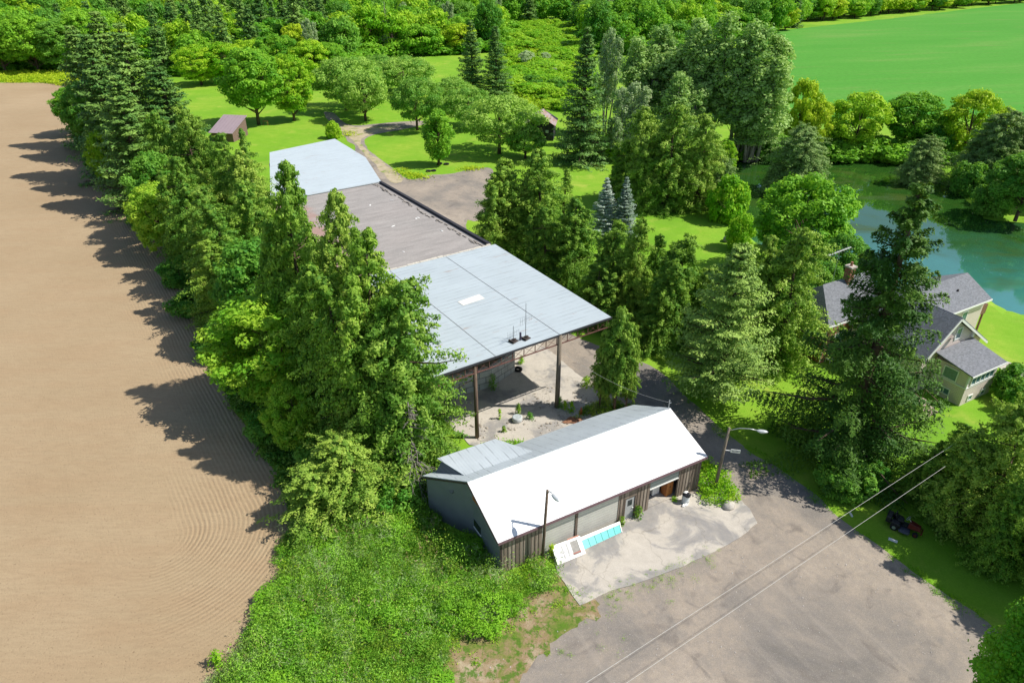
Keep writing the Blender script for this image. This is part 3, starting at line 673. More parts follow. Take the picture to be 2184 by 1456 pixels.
# porch
MB().box(0, 4.6, 0, 3.3, -.3, 1.9).build('porch_base', STONE, house)
MB().box(.02, 4.58, .02, 3.3, 1.9, 3.5).build('porch_wall', BEIGE, house)
m = MB(); m.box(-.05, 4.65, -.05, 3.3, 1.86, 1.96); m.box(-.04, .1, -.04, .1, 1.97, 3.46); m.build('porch_band', WHITE, house)
roof([(-.35, -.38, 3.52), (4.95, -.38, 3.52), (5.3, 3.33, 4.2), (-.35, 3.33, 4.2)])
MB().box(-.35, 4.95, -.44, -.385, 3.34, 3.5).build('gutter', WHITE, house)
window(.55, 4.0, 2.1, 3.2, 0.0, 5); window(1.0, 2.3, 2.1, 3.2, 0.0, 1, 1); window(1.2, 2.3, .5, 1.1, 0, 2, 1); window(1.0, 1.6, .3, .8, 0.0, 1); window(3.0, 3.6, .3, .8, 0.0, 1)
# gabled wing behind the porch
MB().hexa([(-1.9, 3.4, 0), (-1.9, 11, 0), (-1.9, 11, 4.15), (-1.9, 3.4, 4.15)], [(1.45, 3.4, 0), (1.45, 11, 0), (1.45, 11, 7.1), (1.45, 3.4, 7.1)]).build('wing_wall', BEIGE, house)
MB().hexa([(1.455, 3.4, 0), (1.455, 11, 0), (1.455, 11, 7.1), (1.455, 3.4, 7.1)], [(7.0, 3.4, 0), (7.0, 11, 0), (7.0, 11, 3.55), (7.0, 3.4, 3.55)]).build('wing_wall', BEIGE, house)
roof([(-2.35, 3.0, 3.95), (1.45, 3.0, 7.35), (1.45, 11.4, 7.35), (-2.35, 11.4, 3.95)][::-1][::-1][::-1])
roof([(1.455, 3.0, 7.35), (7.6, 3.0, 3.25), (7.6, 11.4, 3.25), (1.455, 11.4, 7.35)][::-1])
m = MB(); m.bar((-2.4, 2.96, 3.85), (1.45, 2.96, 7.24), .06, .2); m.bar((1.45, 2.96, 7.24), (7.66, 2.96, 3.12), .06, .2); m.build('barge_board', WHITE, house)
window(2.2, 3.0, 4.75, 5.9, 3.4)
m = MB(); m.ell((1.5, 3.1, 5.25), (.36, .08, .36), .5, 14, 8).tube([(1.5, 3.18, 5.2), (1.5, 3.4, 5.0)], .03, 6); m.build('satellite_dish', GALV, house)
MB().box(4.9, 5.25, 3.2, 3.39, 4.35, 4.95).build('meter_box', WHITE, house)
# right wing
MB().box(7.05, 14.2, 7.4, 13.0, 0, 4.4).build('back_wall', BEIGE, house)
MB().hexa([(14.05, 7.4, 4.4), (14.2, 7.4, 4.4), (14.2, 13, 4.4), (14.05, 13, 4.4)], [(14.05, 10.15, 5.95), (14.2, 10.15, 5.95), (14.2, 10.25, 5.95), (14.05, 10.25, 5.95)]).build('gable_end', BEIGE, house)
roof([(5.0, 7.0, 4.42), (14.6, 7.0, 4.42), (14.6, 10.2, 6.15), (6.5, 10.2, 6.15)])
roof([(6.5, 10.205, 6.15), (14.6, 10.205, 6.15), (14.6, 13.4, 4.42), (5.0, 13.4, 4.42)])
m = MB(); m.box(7.7, 14.65, 6.93, 6.995, 4.2, 4.4); m.build('gutter', WHITE, house)
window(10.6, 11.5, 2.3, 3.6, 7.4)
m = MB(); m.box(14.25, 15.6, 7.6, 10.5, 2.2, 2.35); m.box(15.5, 15.6, 7.6, 10.5, 2.35, 3.3); m.box(14.25, 15.48, 7.6, 7.7, 2.36, 3.3)
for x, y in ((15.45, 7.75), (15.45, 10.4)): m.box(x - .08, x + .08, y - .08, y + .08, 0, 2.19)
m.build('balcony', plain('brown_deck', (.22, .12, .075), .85), house)
for c in ((9.0, 8.5, 5.32), (11.0, 8.8, 5.48)): MB().ell(c, (.12, .12, .15), 0, 8, 5).build('roof_vent', DARK_TRIM, house)
# main block with the chimney
MB().box(-5.2, 3.0, 11.42, 17, 0, 4.7).build('main_wall', BRICK, house)
roof([(-5.7, 11.0, 4.6), (3.2, 11.45, 4.65), (3.2, 14.2, 7.3), (-3.6, 14.2, 7.3)])
roof([(-3.6, 14.205, 7.3), (3.2, 14.205, 7.3), (3.2, 17.4, 4.6), (-5.7, 17.4, 4.6)])
roof([(-5.71, 17.4, 4.6), (-5.71, 11.0, 4.6), (-3.61, 14.2, 7.3)])
MB().box(-5.75, -1.0, 10.92, 10.99, 4.42, 4.6).build('gutter', WHITE, house)
MB().tube([(-5.45, 11.2, 4.4), (-5.35, 11.35, 4.0), (-5.3, 11.38, .3)], .05, 8).build('downpipe', WHITE, house)
ch = MB().box(-.55, .15, 13.6, 14.3, 6.4, 8.55).build('chimney', BRICK, house)
m = MB(); m.box(-.63, .23, 13.52, 14.38, 8.56, 8.72); m.build('cap', plain('chimney_cap', (.5, .44, .38)), ch)
m = MB(); m.lathe([(.14, 0), (.12, .4)], (-.2, 13.95, 8.73), 10); m.build('flue', plain('clay_flue', (.35, .16, .1)), ch)
window(-3.8, -2.6, 1.6, 3.0, 11.42); window(-1.7, -.9, 1.4, 3.0, 11.42)
ta0, ta1 = at(1767, 545, 9.6), at(1815, 527, 9.6); tam = (ta0 + ta1) / 2
ta = empty('television_aerial', Vector((tam.x, tam.y, 0)), math.atan2((ta1 - ta0).y, (ta1 - ta0).x), 'thin horizontal television aerial above the chimneyed house roof', 'aerial')
tl = (ta1 - ta0).length / 2
MB().tube([(0, 0, 0), (0, 0, 9.6)], .03, 6).build('mast', GALV, ta)
m = MB(); m.bar((-tl, 0, 9.6), (tl, 0, 9.6), .07)
for i in range(9): m.bar((-tl + i * tl / 4.2, -.3, 9.6), (-tl + i * tl / 4.2, .3, 9.6), .02)
m.build('elements', plain('pale_alloy', (.6, .6, .6), .4), ta)
# steps at the side of the porch
st = empty('garden_steps', hn(-3.4, 1.2), TB, 'pinkish stone garden steps with thin handrails left of the porch', 'steps')
for i in range(4): MB().box(-.7, .7, -.9 + i * .42, -.5 + i * .42, 0, .17 * (i + 1)).build('step', plain('pink_stone', (.45, .34, .30), .9), st)
m = MB()
for s in (-.72, .72): m.tube([(s, -1.0, .05), (s, -.95, .95), (s, .8, 1.6), (s, .85, .6)], .025, 6)
m.build('handrail', plain('brown_rail', (.25, .15, .11)), st)
ch2 = empty('garden_chair', at(1768, 772), R(30), 'white garden chair in the shade left of the big spruce', 'chair')
MB().box(-.3, .3, -.3, .3, .36, .42).build('seat', WHITE, ch2); MB().slab([(-.3, .36, .44), (.3, .36, .44), (.3, .5, 1.0), (-.3, .5, 1.0)][::-1], .04).build('backrest', WHITE, ch2)
for sx in (-.26, .26):
    for sy in (-.26, .26): MB().bar((sx, sy, 0), (sx, sy, .355), .05).build('leg', WHITE, ch2)
sheet('house_path', PX((2130, 770), (2160, 775), (2230, 815), (2215, 830), (2135, 788)), .03, CON, .1, .4, 11)

# ------------------------------------------------------------------ two sheds
ps = empty('small_shed', at(478, 302), R(-9), 'small shed with a plain purplish metal roof on the far lawn', 'shed')
MB().hexa([(-2.4, -.2, 0), (2.3, -.2, 0), (2.3, 6, 0), (-2.4, 6, 0)], [(-2.4, -.2, 1.95), (2.3, -.2, 1.95), (2.3, 6, 3.75), (-2.4, 6, 3.75)]).build('wall', plain('shed_boards', (.2, .13, .11), .9), ps)
MB().slab([(-2.7, -.8, 1.9), (2.6, -.8, 1.9), (2.6, 6.4, 3.98), (-2.7, 6.4, 3.98)], .08).build('roof', m_metal('mauve_roof', (.36, .28, .31), rib=.25, axis=1, rough=.5), ps)
os_ = empty('old_shed', at(1150, 300), R(-8), 'old dark wooden shed with patchy rusty gable roof beneath the tall spruce', 'shed')
OSB = m_boards('dark_shed_boards', [(.035, .035, .045), (.05, .05, .06), (.075, .07, .075)], .3)
MB().hexa([(-2.9, 0, 0), (-2.9, 6, 0), (-2.9, 6, 3.2), (-2.9, 0, 3.2)], [(0, 0, 0), (0, 6, 0), (0, 6, 4.9), (0, 0, 4.9)]).build('wall', OSB, os_)
MB().hexa([(.005, 0, 0), (.005, 6, 0), (.005, 6, 4.9), (.005, 0, 4.9)], [(2.9, 0, 0), (2.9, 6, 0), (2.9, 6, 3.2), (2.9, 0, 3.2)]).build('wall', OSB, os_)
OSR = m_metal('rusty_patch_roof', (.36, .29, .30), rust=.2, rib=.3, axis=1, rough=.8)
MB().slab([(-3.3, -.5, 3.1), (0, -.5, 5.1), (0, 6.4, 5.1), (-3.3, 6.4, 3.1)][::-1][::-1][::-1], .08).build('roof', OSR, os_)
MB().slab([(0.005, -.5, 5.1), (3.3, -.5, 3.1), (3.3, 6.4, 3.1), (.005, 6.4, 5.1)][::-1], .08).build('roof', OSR, os_)
MB().box(1.3, 1.9, -.03, -.004, 1.6, 2.2).build('window', plain('pale_pane', (.4, .45, .5), .2), os_)
MB().box(-1.0, .1, -.04, -.004, .05, 2.1).build('door', plain('black_door', (.02, .02, .025), .8), os_)

# ------------------------------------------------------------------ riding mower and other small things
mw = empty('riding_mower', at(1930, 1128), R(-38), 'black riding mower with red front, parked in tree shade', 'mower')
RED = plain('mower_red', (.12, .010, .012), .35, .5); BLK = plain('mower_black', (.02, .022, .026), .45, .4); DKG = plain('deck_grey', (.08, .09, .12), .5, .4)
m = MB(); m.box(-.95, .35, -.22, .22, .34, .46); m.build('chassis', BLK, mw)
MB().hexa([(.12, -.30, .40), (.98, -.24, .40), (.98, .24, .40), (.12, .30, .40)], [(.16, -.24, .88), (.90, -.17, .74), (.90, .17, .74), (.16, .24, .88)]).build('hood', RED, mw, bevel=.05)
m = MB(); m.box(1.0, 1.1, -.34, .34, .26, .42); m.build('bumper', RED, mw, bevel=.02)
for s in (-1, 1):
    fn = MB().hexa([(-1.0, s * .24, .46), (-.28, s * .24, .46), (-.28, s * .62, .46), (-1.0, s * .62, .46)][::s], [(-.95, s * .24, .72), (-.4, s * .24, .66), (-.4, s * .6, .62), (-.95, s * .6, .68)][::s]).build('fender', BLK, mw, bevel=.03)
    wr = MB().tube([(-.68, s * .42, .28), (-.68, s * .68, .28)], .28, 18).build('rear_wheel', RUBBER, mw, bevel=.03)
    MB().tube([(-.68, s * .681, .28), (-.68, s * .70, .28)], .13, 14).build('rim', GALV, wr)
    wf = MB().tube([(.72, s * .36, .19), (.72, s * .54, .19)], .19, 16).build('front_wheel', RUBBER, mw, bevel=.02)
    MB().tube([(.72, s * .541, .19), (.72, s * .555, .19)], .09, 12).build('rim', RED, wf)
m = MB(); m.box(-.34, .34, -.72, .52, .12, .28); m.ell((0, -.58, .26), (.42, .3, .1), 0, 12, 5); m.build('cutting_deck', DKG, mw, bevel=.04)
m = MB(); m.box(-.66, -.22, -.23, .23, .66, .78); m.hexa([(-.74, -.22, .78), (-.64, -.22, .78), (-.64, .22, .78), (-.74, .22, .78)], [(-.88, -.20, 1.22), (-.80, -.20, 1.22), (-.80, .20, 1.22), (-.88, .20, 1.22)]); m.build('seat', BLK, mw, bevel=.04)
m = MB(); m.tube([(.22, 0, .86), (.0, 0, 1.05)], .03, 8)
m.tube([Vector((-.02, 0, 1.06)) + Vector((.09 * math.cos(a), .19 * math.sin(a), .16 * math.cos(a))) for a in np.linspace(0, 2 * math.pi, 17)], .018, 6, cap=False); m.build('steering_wheel', GALV, mw)
m = MB(); m.box(-1.35, -.98, -.42, .42, .3, .85); m.build('engine_cover', BLK, mw, bevel=.06)
tag(MB().slab([(-.3, -.12, .10), (.3, -.12, .10), (.3, .12, .10), (-.3, .12, .10)], .06).build('styrofoam_piece', WHITE, None, loc=at(1904, 1153)), 'small white block lying on the grass below the mower', 'litter')
bpy.data.objects['styrofoam_piece'].rotation_euler = (0, 0, R(-35))
pb = MB().hexa([(-.06, -.2, 0), (.06, -.2, 0), (.06, .2, 0), (-.06, .2, 0)], [(-.06, -.2, .1), (.06, -.2, .1), (.06, .2, .1), (-.06, .2, .1)]).build('white_packet', WHITE, None, loc=at(1815, 1098)); tag(pb, 'tiny white packet on the grass edge under the wires', 'litter')
cone = empty('traffic_cone', at(1239, 882, .055), 0, 'orange traffic cone on the broken concrete by the young cedar', 'cone')
MB().box(-.2, .2, -.2, .2, 0, .05).build('base', ORANGE, cone); MB().lathe([(.15, .05), (.03, .72)], n=14).build('cone_body', plain('cone_orange', (.65, .17, .06), .5), cone, True); MB().lathe([(.117, .22), (.085, .40)], n=14).build('band', WHITE, cone)
tp = empty('round_planter', at(1103, 897, .055), 0, 'low round whitish concrete tub with a dished lid on the pad', 'planter')
MB().lathe([(.42, 0), (.46, .1), (.46, .42), (.42, .45)], n=24).build('tub', plain('tub_grey', (.52, .55, .56), .8), tp, True); MB().lathe([(.40, .455), (.36, .47), (.1, .44)], n=24).build('lid', plain('lid_grey', (.42, .47, .48), .8), tp)
def tyre(px, py, label, z=.055, r=.36, dx=0, dy=0, tilt=0):
    p = at(px, py, z); o = MB(); pts = []
    for a in range(20):
        t = 2 * math.pi * a / 20; pts.append((math.cos(t) * r, math.sin(t) * r, .12))
    o = MB(); i = 0; n = 20; prof = [(r + .1, .03), (r + .12, .12), (r + .1, .21), (r - .06, .22), (r - .1, .12), (r - .06, .02)]
    for rr_, z_ in prof:
        for j in range(n): a = 2 * math.pi * j / n; o.v.append((rr_ * math.cos(a), rr_ * math.sin(a), z_))
    for k in range(6):
        for j in range(n): o.f.append((k * n + j, k * n + (j + 1) % n, ((k + 1) % 6) * n + (j + 1) % n, ((k + 1) % 6) * n + j))
    ob = o.build('tyre_casing', RUBBER, None, True, loc=(p.x + dx, p.y + dy, p.z)); ob.rotation_euler = (tilt, 0, 0)
    return tag(ob, label, 'tyre', 'old tyres lying about')
tyre(1105, 789, 'black tyre lying by the corner of the block wall', r=.33)
tyre(938, 350, 'tyre lying at the left foot of the small lone tree', .0, .4); tyre(952, 351, 'tyre lying at the right foot of the small lone tree', .0, .42)
tyre(914, 366, 'left one of two tyres in the yellow flowers', .0, .36); tyre(925, 365, 'right one of two tyres in the yellow flowers', .0, .36)
hp = empty('metal_hoop', at(567, 268), 0, 'small rusty red hoop frame under the two lawn trees', 'frame')
MB().tube([(-.5, 0, 0), (-.5, 0, 1.0), (.5, 0, 1.0), (.5, 0, 0)], .05, 6).build('hoop', plain('red_hoop', (.35, .07, .04)), hp)
def rock(px, py, r, label, col, seed):
    o = MB().ell((0, 0, r[2] * .5), r, .4, 10, 7, .13, seed).build('boulder', plain('boulder_%d' % seed, col, .9), None, True, loc=at(px, py)); return tag(o, label, 'rock')
rock(1556, 514, (1.1, .7, .7), 'pale boulder at the edge of the lawn near the pond', (.42, .36, .33), 3)
rock(1553, 1081, (.55, .45, .35), 'pale concrete lump at the corner of the apron below the lamp post', (.5, .47, .42), 7)
rock(1290, 870, (1.0, .35, .18), 'pale concrete slab piece under the young multi-stemmed cedar', (.5, .46, .38), 9)
dp = MB().ell((0, 0, .05), (.9, .5, .16), .3, 12, 5, .25, 5).build('rubble_heap', plain('red_rubble', (.30, .15, .09), .95), None, loc=at(1222, 897)); tag(dp, 'low reddish heap of rubble behind the barn roof', 'rubble heap')
# ------------------------------------------------------------------ plants: leaf clouds on trunks with limbs
def leaf_mesh(name, P, N, S, T, mat, asp=.55):
    n = len(P); rng = np.random.default_rng(n)
    N = N / (np.linalg.norm(N, axis=1, keepdims=True) + 1e-9)
    r = rng.normal(size=(n, 3)); a = np.cross(N, r); a /= np.linalg.norm(a, axis=1, keepdims=True) + 1e-9
    b = np.cross(N, a); S = S[:, None]
    V = np.empty((n, 4, 3), np.float32)
    V[:, 0] = P + a * S; V[:, 1] = P + b * S * asp; V[:, 2] = P - a * S; V[:, 3] = P - b * S * asp
    return quad_mesh(name, V, T, mat)
def quad_mesh(name, V, T, mat):
    n = len(V); me = bpy.data.meshes.new(name)
    me.vertices.add(4 * n); me.vertices.foreach_set('co', V.astype(np.float32).ravel())
    me.loops.add(4 * n); me.loops.foreach_set('vertex_index', np.arange(4 * n, dtype=np.int32))
    me.polygons.add(n); me.polygons.foreach_set('loop_start', np.arange(0, 4 * n, 4, dtype=np.int32))
    at_ = me.attributes.new('tint', 'FLOAT', 'FACE'); at_.data.foreach_set('value', np.clip(T, 0, 1).astype(np.float32))
    me.update(calc_edges=True); me.materials.append(mat); return me
def sphere_dirs(rng, n, zmin=-1):
    z = rng.uniform(zmin, 1, n); ph = rng.uniform(0, 2 * np.pi, n); r = np.sqrt(1 - z * z)
    return np.stack([r * np.cos(ph), r * np.sin(ph), z], 1)
def clumps_to_leaves(rng, C_, cr, per, size, flat=.75, ctint=None, up=.35):
    n = len(C_); D = sphere_dirs(rng, n * per, -.75); k = np.repeat(np.arange(n), per)
    rad = cr[k] * rng.uniform(.55, 1.12, n * per) ** .7
    P = C_[k] + D * rad[:, None] * np.array([1, 1, flat])
    N = D * .9 + rng.normal(size=(n * per, 3)) * .42 + np.array([0, 0, up])
    ct = rng.uniform(.15, .85, n) if ctint is None else ctint
    return P, N, size * rng.uniform(.65, 1.3, n * per), ct[k] + rng.normal(0, .12, n * per)
def crown_shape(rng, D):
    """uneven outline: a few random lobes"""
    f = np.ones(len(D))
    for _ in range(9):
        v = sphere_dirs(rng, 1)[0]; f += rng.uniform(-.22, .24) * np.clip((D @ v - .45) / .55, 0, 1)
    return f
def trunk_mesh(name, mat, h, r, limbs, bend=.25, seed=0):
    rn = random.Random(seed); m = MB()
    pts = [Vector((rn.uniform(-bend, bend) * t, rn.uniform(-bend, bend) * t, h * t - .15)) for t in (0, .25, .5, .75, 1)]
    m.tube(pts, [r * 1.25, r, r * .8, r * .5, r * .15], 8)
    for z, e in limbs:
        t = min(.97, z / h); i = min(3, int(t * 4)); s = pts[i].lerp(pts[i + 1], t * 4 - i); e = Vector(e)
        mid = s.lerp(e, .5) + Vector((0, 0, -(e - s).length * .06))
        m.tube([s, mid, e], [r * (1 - t) * .55 + .02, r * .25 * (1 - t) + .02, .012], 5, False)
    return m.mesh(name, mat, True)
LEAF = dict(
    maple=m_leaf('maple_leaves', (.050, .17, .010), (.21, .40, .020)), bright=m_leaf('bright_leaves', (.09, .24, .008), (.31, .47, .018)),
    vivid=m_leaf('vivid_maple_leaves', (.105, .25, .014), (.33, .50, .03)),
    deep=m_leaf('deep_green_leaves', (.038, .14, .014), (.15, .31, .028)), cedar=m_leaf('cedar_sprays', (.055, .135, .014), (.235, .365, .035), (.27, .30, .06), .36),
    cedar_pale=m_leaf('pale_cedar_sprays', (.070, .15, .016), (.275, .385, .045), (.36, .38, .08), .36), spruce=m_leaf('spruce_needles', (.030, .085, .016), (.145, .25, .035), (.16, .20, .05), .15),
    spruce_big=m_leaf('open_spruce_needles', (.020, .060, .006), (.105, .19, .016), (.13, .19, .03), .15),
    spruce_pale=m_leaf('pale_spruce_needles', (.070, .135, .022), (.26, .37, .055), (.31, .34, .08), .18), blue=m_leaf('blue_spruce_needles', (.085, .125, .08), (.31, .37, .235), None, .12),
    poplar=m_leaf('poplar_leaves', (.11, .20, .045), (.33, .46, .11)), silver=m_leaf('silver_leaves', (.15, .22, .085), (.37, .44, .19)),
    apple=m_leaf('orchard_leaves', (.075, .19, .022), (.28, .42, .055)), yellow=m_leaf('yellow_green_leaves', (.17, .28, .008), (.48, .53, .018)),
    grey=m_leaf('grey_cedar_sprays', (.085, .15, .035), (.25, .34, .08), (.32, .36, .12), .25))
BARK = m_bark('brown_bark', (.16, .115, .085)); PALEBARK = m_bark('pale_bark', (.34, .32, .28)); DEADWOOD = m_bark('bleached_deadwood', (.27, .245, .225))
H_ = 12.0
def gen_leafy(seed, leaf, r=4.4, nc=210, cr=.82, per=125, size=.185, base=.16, bark=BARK, tr=.22, flat=.7, top=1.0, loose=.25):
    rng = np.random.default_rng(seed)
    D = sphere_dirs(rng, nc, -.85); f = crown_shape(rng, D)
    rad = rng.uniform(.5, 1, nc) ** .5
    zc = H_ * (base + 1) / 2; zr = H_ * (1 - base) / 2 - cr * .5
    taper = np.where(D[:, 2] < 0, 1 - .25 * (-D[:, 2]), 1 - (1 - top) * D[:, 2])
    C_ = np.stack([D[:, 0] * r * f * rad * taper, D[:, 1] * r * f * rad * taper, zc + D[:, 2] * zr * (.75 + .25 * f) * rad ** .6], 1)
    crs = cr * rng.uniform(.65, 1.3, nc)
    P, N, S, T = clumps_to_leaves(rng, C_, crs, per, size, flat)
    k = int(len(P) * .10); j = rng.integers(0, len(P), k)              # stray leaves break the outline
    P2 = P[j] + rng.normal(0, loose, (k, 3)); P = np.concatenate([P, P2]); N = np.concatenate([N, N[j]]); S = np.concatenate([S, S[j]]); T = np.concatenate([T, T[j]])
    pick = rng.choice(nc, min(nc, 26), False)
    limbs = [(max(H_ * base * .8, C_[i][2] * rng.uniform(.35, .65)), C_[i]) for i in pick]
    return leaf_mesh('leafy_crown', P, N, S, T, leaf, .6), trunk_mesh('leafy_trunk', bark, H_ * .82, tr, limbs, .3, seed)
def gen_cedar(seed, leaf, r=2.7, spires=3, npl=340, per=115, size=.10, base=.04, dead=0, bark=BARK, sharp=.62):
    """ragged many-topped cedar: drooping tongue-shaped sprays round several leaders"""
    rng = np.random.default_rng(seed); limbs = []
    sp = [(0, 0, H_, r)]
    for i in range(spires - 1):
        a = rng.uniform(0, 2 * np.pi); d = r * rng.uniform(.4, .8); sp.append((d * np.cos(a), d * np.sin(a), H_ * rng.uniform(.55, .92), r * rng.uniform(.5, .75)))
    Ps, Ns, Ss, Ts = [], [], [], []
    for x, y, h, rr in sp:
        n = int(npl * (.35 + .65 * rr / r) * (h / H_))
        t = rng.uniform(0, 1, n) ** 1.2; az = rng.uniform(0, 2 * np.pi, n)
        prof = (1 - t) ** sharp * np.clip(.55 + t * 2.4, 0, 1) + .07
        lob = 1 + .28 * np.sin(az * 2 + seed) * np.sin(t * 11 + seed) + rng.normal(0, .22, n)
        L = rr * prof * np.clip(lob, .45, 1.6); L = np.where(rng.random(n) < .14, L * 1.4, L); z = h * (base + (1 - base) * t) - L * .2
        el = rng.uniform(-.15, .5, n) + t * .45
        wx, wy = .35 * np.sin(t * 5 + seed), .35 * np.cos(t * 4 + seed * 2)
        for i in range(n):
            m = per; s = rng.uniform(.25, 1.0, m) ** .7; wdt = (.13 + .18 * min(1, L[i] / rr)) * rng.uniform(.7, 1.3)
            d = np.array([np.cos(az[i]), np.sin(az[i]), 0])
            c = np.array([x + wx[i] * t[i], y + wy[i] * t[i], z[i]]) + d[None] * (L[i] * s)[:, None]
            c[:, 2] += np.tan(el[i]) * L[i] * s * .6 - (s ** 3) * .55 * L[i] * .5
            off = rng.normal(0, 1, (m, 3)) * np.array([.75, .75, .9]) * (wdt * (1.15 - .65 * s))[:, None]; off[:, 2] -= np.abs(off[:, 2]) * .35
            Ps.append(c + off); Ns.append(off / (np.linalg.norm(off, axis=1, keepdims=True) + 1e-6) * .75 + d[None] * .45 + rng.normal(0, .38, (m, 3)) + np.array([0, 0, .4]))
            Ss.append(size * rng.uniform(.6, 1.4, m)); Ts.append(np.full(m, rng.uniform(.05, .85)) + rng.normal(0, .12, m))
            if i % 12 == 0: limbs.append((max(.5, z[i]), c[np.argmax(s)]))
    P = np.concatenate(Ps); return leaf_mesh('cedar_crown', P, np.concatenate(Ns), np.concatenate(Ss), np.concatenate(Ts), leaf, .5), trunk_mesh('cedar_trunk', bark, H_ * .93, .2, limbs, .2, seed)
def gen_spruce(seed, leaf, r=3.2, whorls=30, nb=8, per=150, size=.125, base=.03, droop=.35, gap=.08, hang=.35, sharp=.85, asp=.36, spread=.30):
    """whorls of drooping boughs; each bough carries side twigs, each twig a hanging row of needles"""
    rng = np.random.default_rng(seed); Ps, Ns, Ss, Ts, limbs = [], [], [], [], []
    for w_ in range(whorls):
        t = (w_ + rng.uniform(-.3, .3)) / whorls; t = min(max(t, 0), .985); z = H_ * (base + (1 - base) * t)
        R_ = r * ((1 - t) ** sharp) + .12; skew = rng.uniform(0, 6.28)
        for b in range(nb):
            if rng.random() < gap: continue
            az = 2 * np.pi * (b + rng.uniform(-.35, .35)) / nb + skew; L = R_ * rng.uniform(.6, 1.1) * (1.18 if rng.random() < .15 else 1)
            d = np.array([np.cos(az), np.sin(az), 0.]); sd = np.array([-d[1], d[0], 0.])
            m = int(per * (.3 + .7 * L / r)); nt_ = max(4, int(5 + 9 * L / r)); dr = droop * rng.uniform(.6, 1.3)
            tw = rng.integers(0, nt_, m); s0 = .18 + .80 * (tw + .5) / nt_; side = np.where(rng.random(m) < .5, -1., 1.)
            q = rng.uniform(0, 1, m); tl = spread * L * (1.05 - .75 * s0) + .06
            s = np.clip(s0 + q * tl / L * .45, 0, 1.08); wd = side * q * tl
            zz = z - dr * L * s ** 1.5 * (1 - t) + .30 * L * s ** 3 * (1 - t) * .8 + .3 * t * L * s
            drop = -(q ** 1.3) * tl * hang * rng.uniform(.5, 1.6, m) - np.where(rng.random(m) < .35, np.abs(rng.normal(0, .35, m)) * hang * tl, 0)
            c = d[None] * (L * s)[:, None] + sd[None] * wd[:, None]; c[:, 2] = zz + drop; c += rng.normal(0, size * .45, (m, 3))
            Ps.append(c); Ns.append(rng.normal(0, .33, (m, 3)) + d[None] * .4 + sd[None] * (side * q * .4)[:, None] + np.array([0, 0, .8]))
            Ss.append(size * rng.uniform(.6, 1.5, m)); Ts.append(np.full(m, rng.uniform(.05, .75)) + .12 * s + rng.normal(0, .10, m))
            if b % 2 == 0 or L > r * .5: limbs.append((z, (d[0] * L * .9, d[1] * L * .9, z - dr * L * .75 * (1 - t) + .2 * L * (1 - t))))
    return leaf_mesh('spruce_crown', np.concatenate(Ps), np.concatenate(Ns), np.concatenate(Ss), np.concatenate(Ts), leaf, asp), trunk_mesh('spruce_trunk', BARK, H_ * .97, .22, limbs[::2], .1, seed)
def gen_poplar(seed, leaf, r=3.0, stems=5, nc=420, per=42, size=.12):
    rng = np.random.default_rng(seed); m = MB(); Cs, crs = [], []
    for s in range(stems):
        a = rng.uniform(0, 6.28); sp = r * rng.uniform(.15, .75) if s else .1; hh = H_ * rng.uniform(.78, 1.0) if s else H_
        top = Vector((math.cos(a) * sp, math.sin(a) * sp, hh * .95)); b = Vector((math.cos(a) * sp * .25, math.sin(a) * sp * .25, -.1)); mid = b.lerp(top, .5) + Vector((math.cos(a), math.sin(a), 0)) * sp * .12
        m.tube([b, mid, top], [.13, .085, .02], 6)
        n = nc // stems
        for i in range(n):
            t = rng.uniform(.22, 1) ** .8; p = b.lerp(top, t); q = rng.uniform(0, 6.28); d = r * .62 * (1.02 - t) ** .45 * rng.uniform(.2, 1.0)
            Cs.append((p.x + math.cos(q) * d, p.y + math.sin(q) * d, p.z + d * .3)); crs.append(.34 * rng.uniform(.6, 1.3))
            if i % 5 == 0: m.tube([p - Vector((0, 0, .8 * d)), Cs[-1]], [.03, .01], 4, False)
    C_ = np.array(Cs); P, N, S, T = clumps_to_leaves(rng, C_, np.array(crs), per, size, 1.45, None, .15)
    return leaf_mesh('poplar_crown', P, N, S, T, leaf, .6), m.mesh('poplar_trunk', PALEBARK, True)
def gen_dead(seed):
    rn = random.Random(seed); m = MB(); m.tube([(0, 0, -.1), (.1, 0, H_ * .5), (.05, .1, H_)], [.2, .12, .03], 7)
    def br(p, d, l, r, dep):
        e = p + d * l; mid = p.lerp(e, .5) + Vector((rn.uniform(-.1, .1), rn.uniform(-.1, .1), rn.uniform(-.05, .15))) * l; m.tube([p, mid, e], [r, r * .7, r * .3], 5, False)
        if dep:
            for k in range(3): br(p.lerp(e, rn.uniform(.4, .95)), (d + Vector((rn.uniform(-.8, .8), rn.uniform(-.8, .8), rn.uniform(-.6, .3)))).normalized(), l * .5, r * .5, dep - 1)
    for i in range(60):
        t = rn.uniform(.14, .97); a = rn.uniform(0, 6.28); br(Vector((0, 0, H_ * t)), Vector((math.cos(a), math.sin(a), rn.uniform(-.6, .15))).normalized(), 2.9 * (1.05 - t) * rn.uniform(.5, 1.1), .045, 2)
    return None, m.mesh('dead_trunk', DEADWOOD, True)
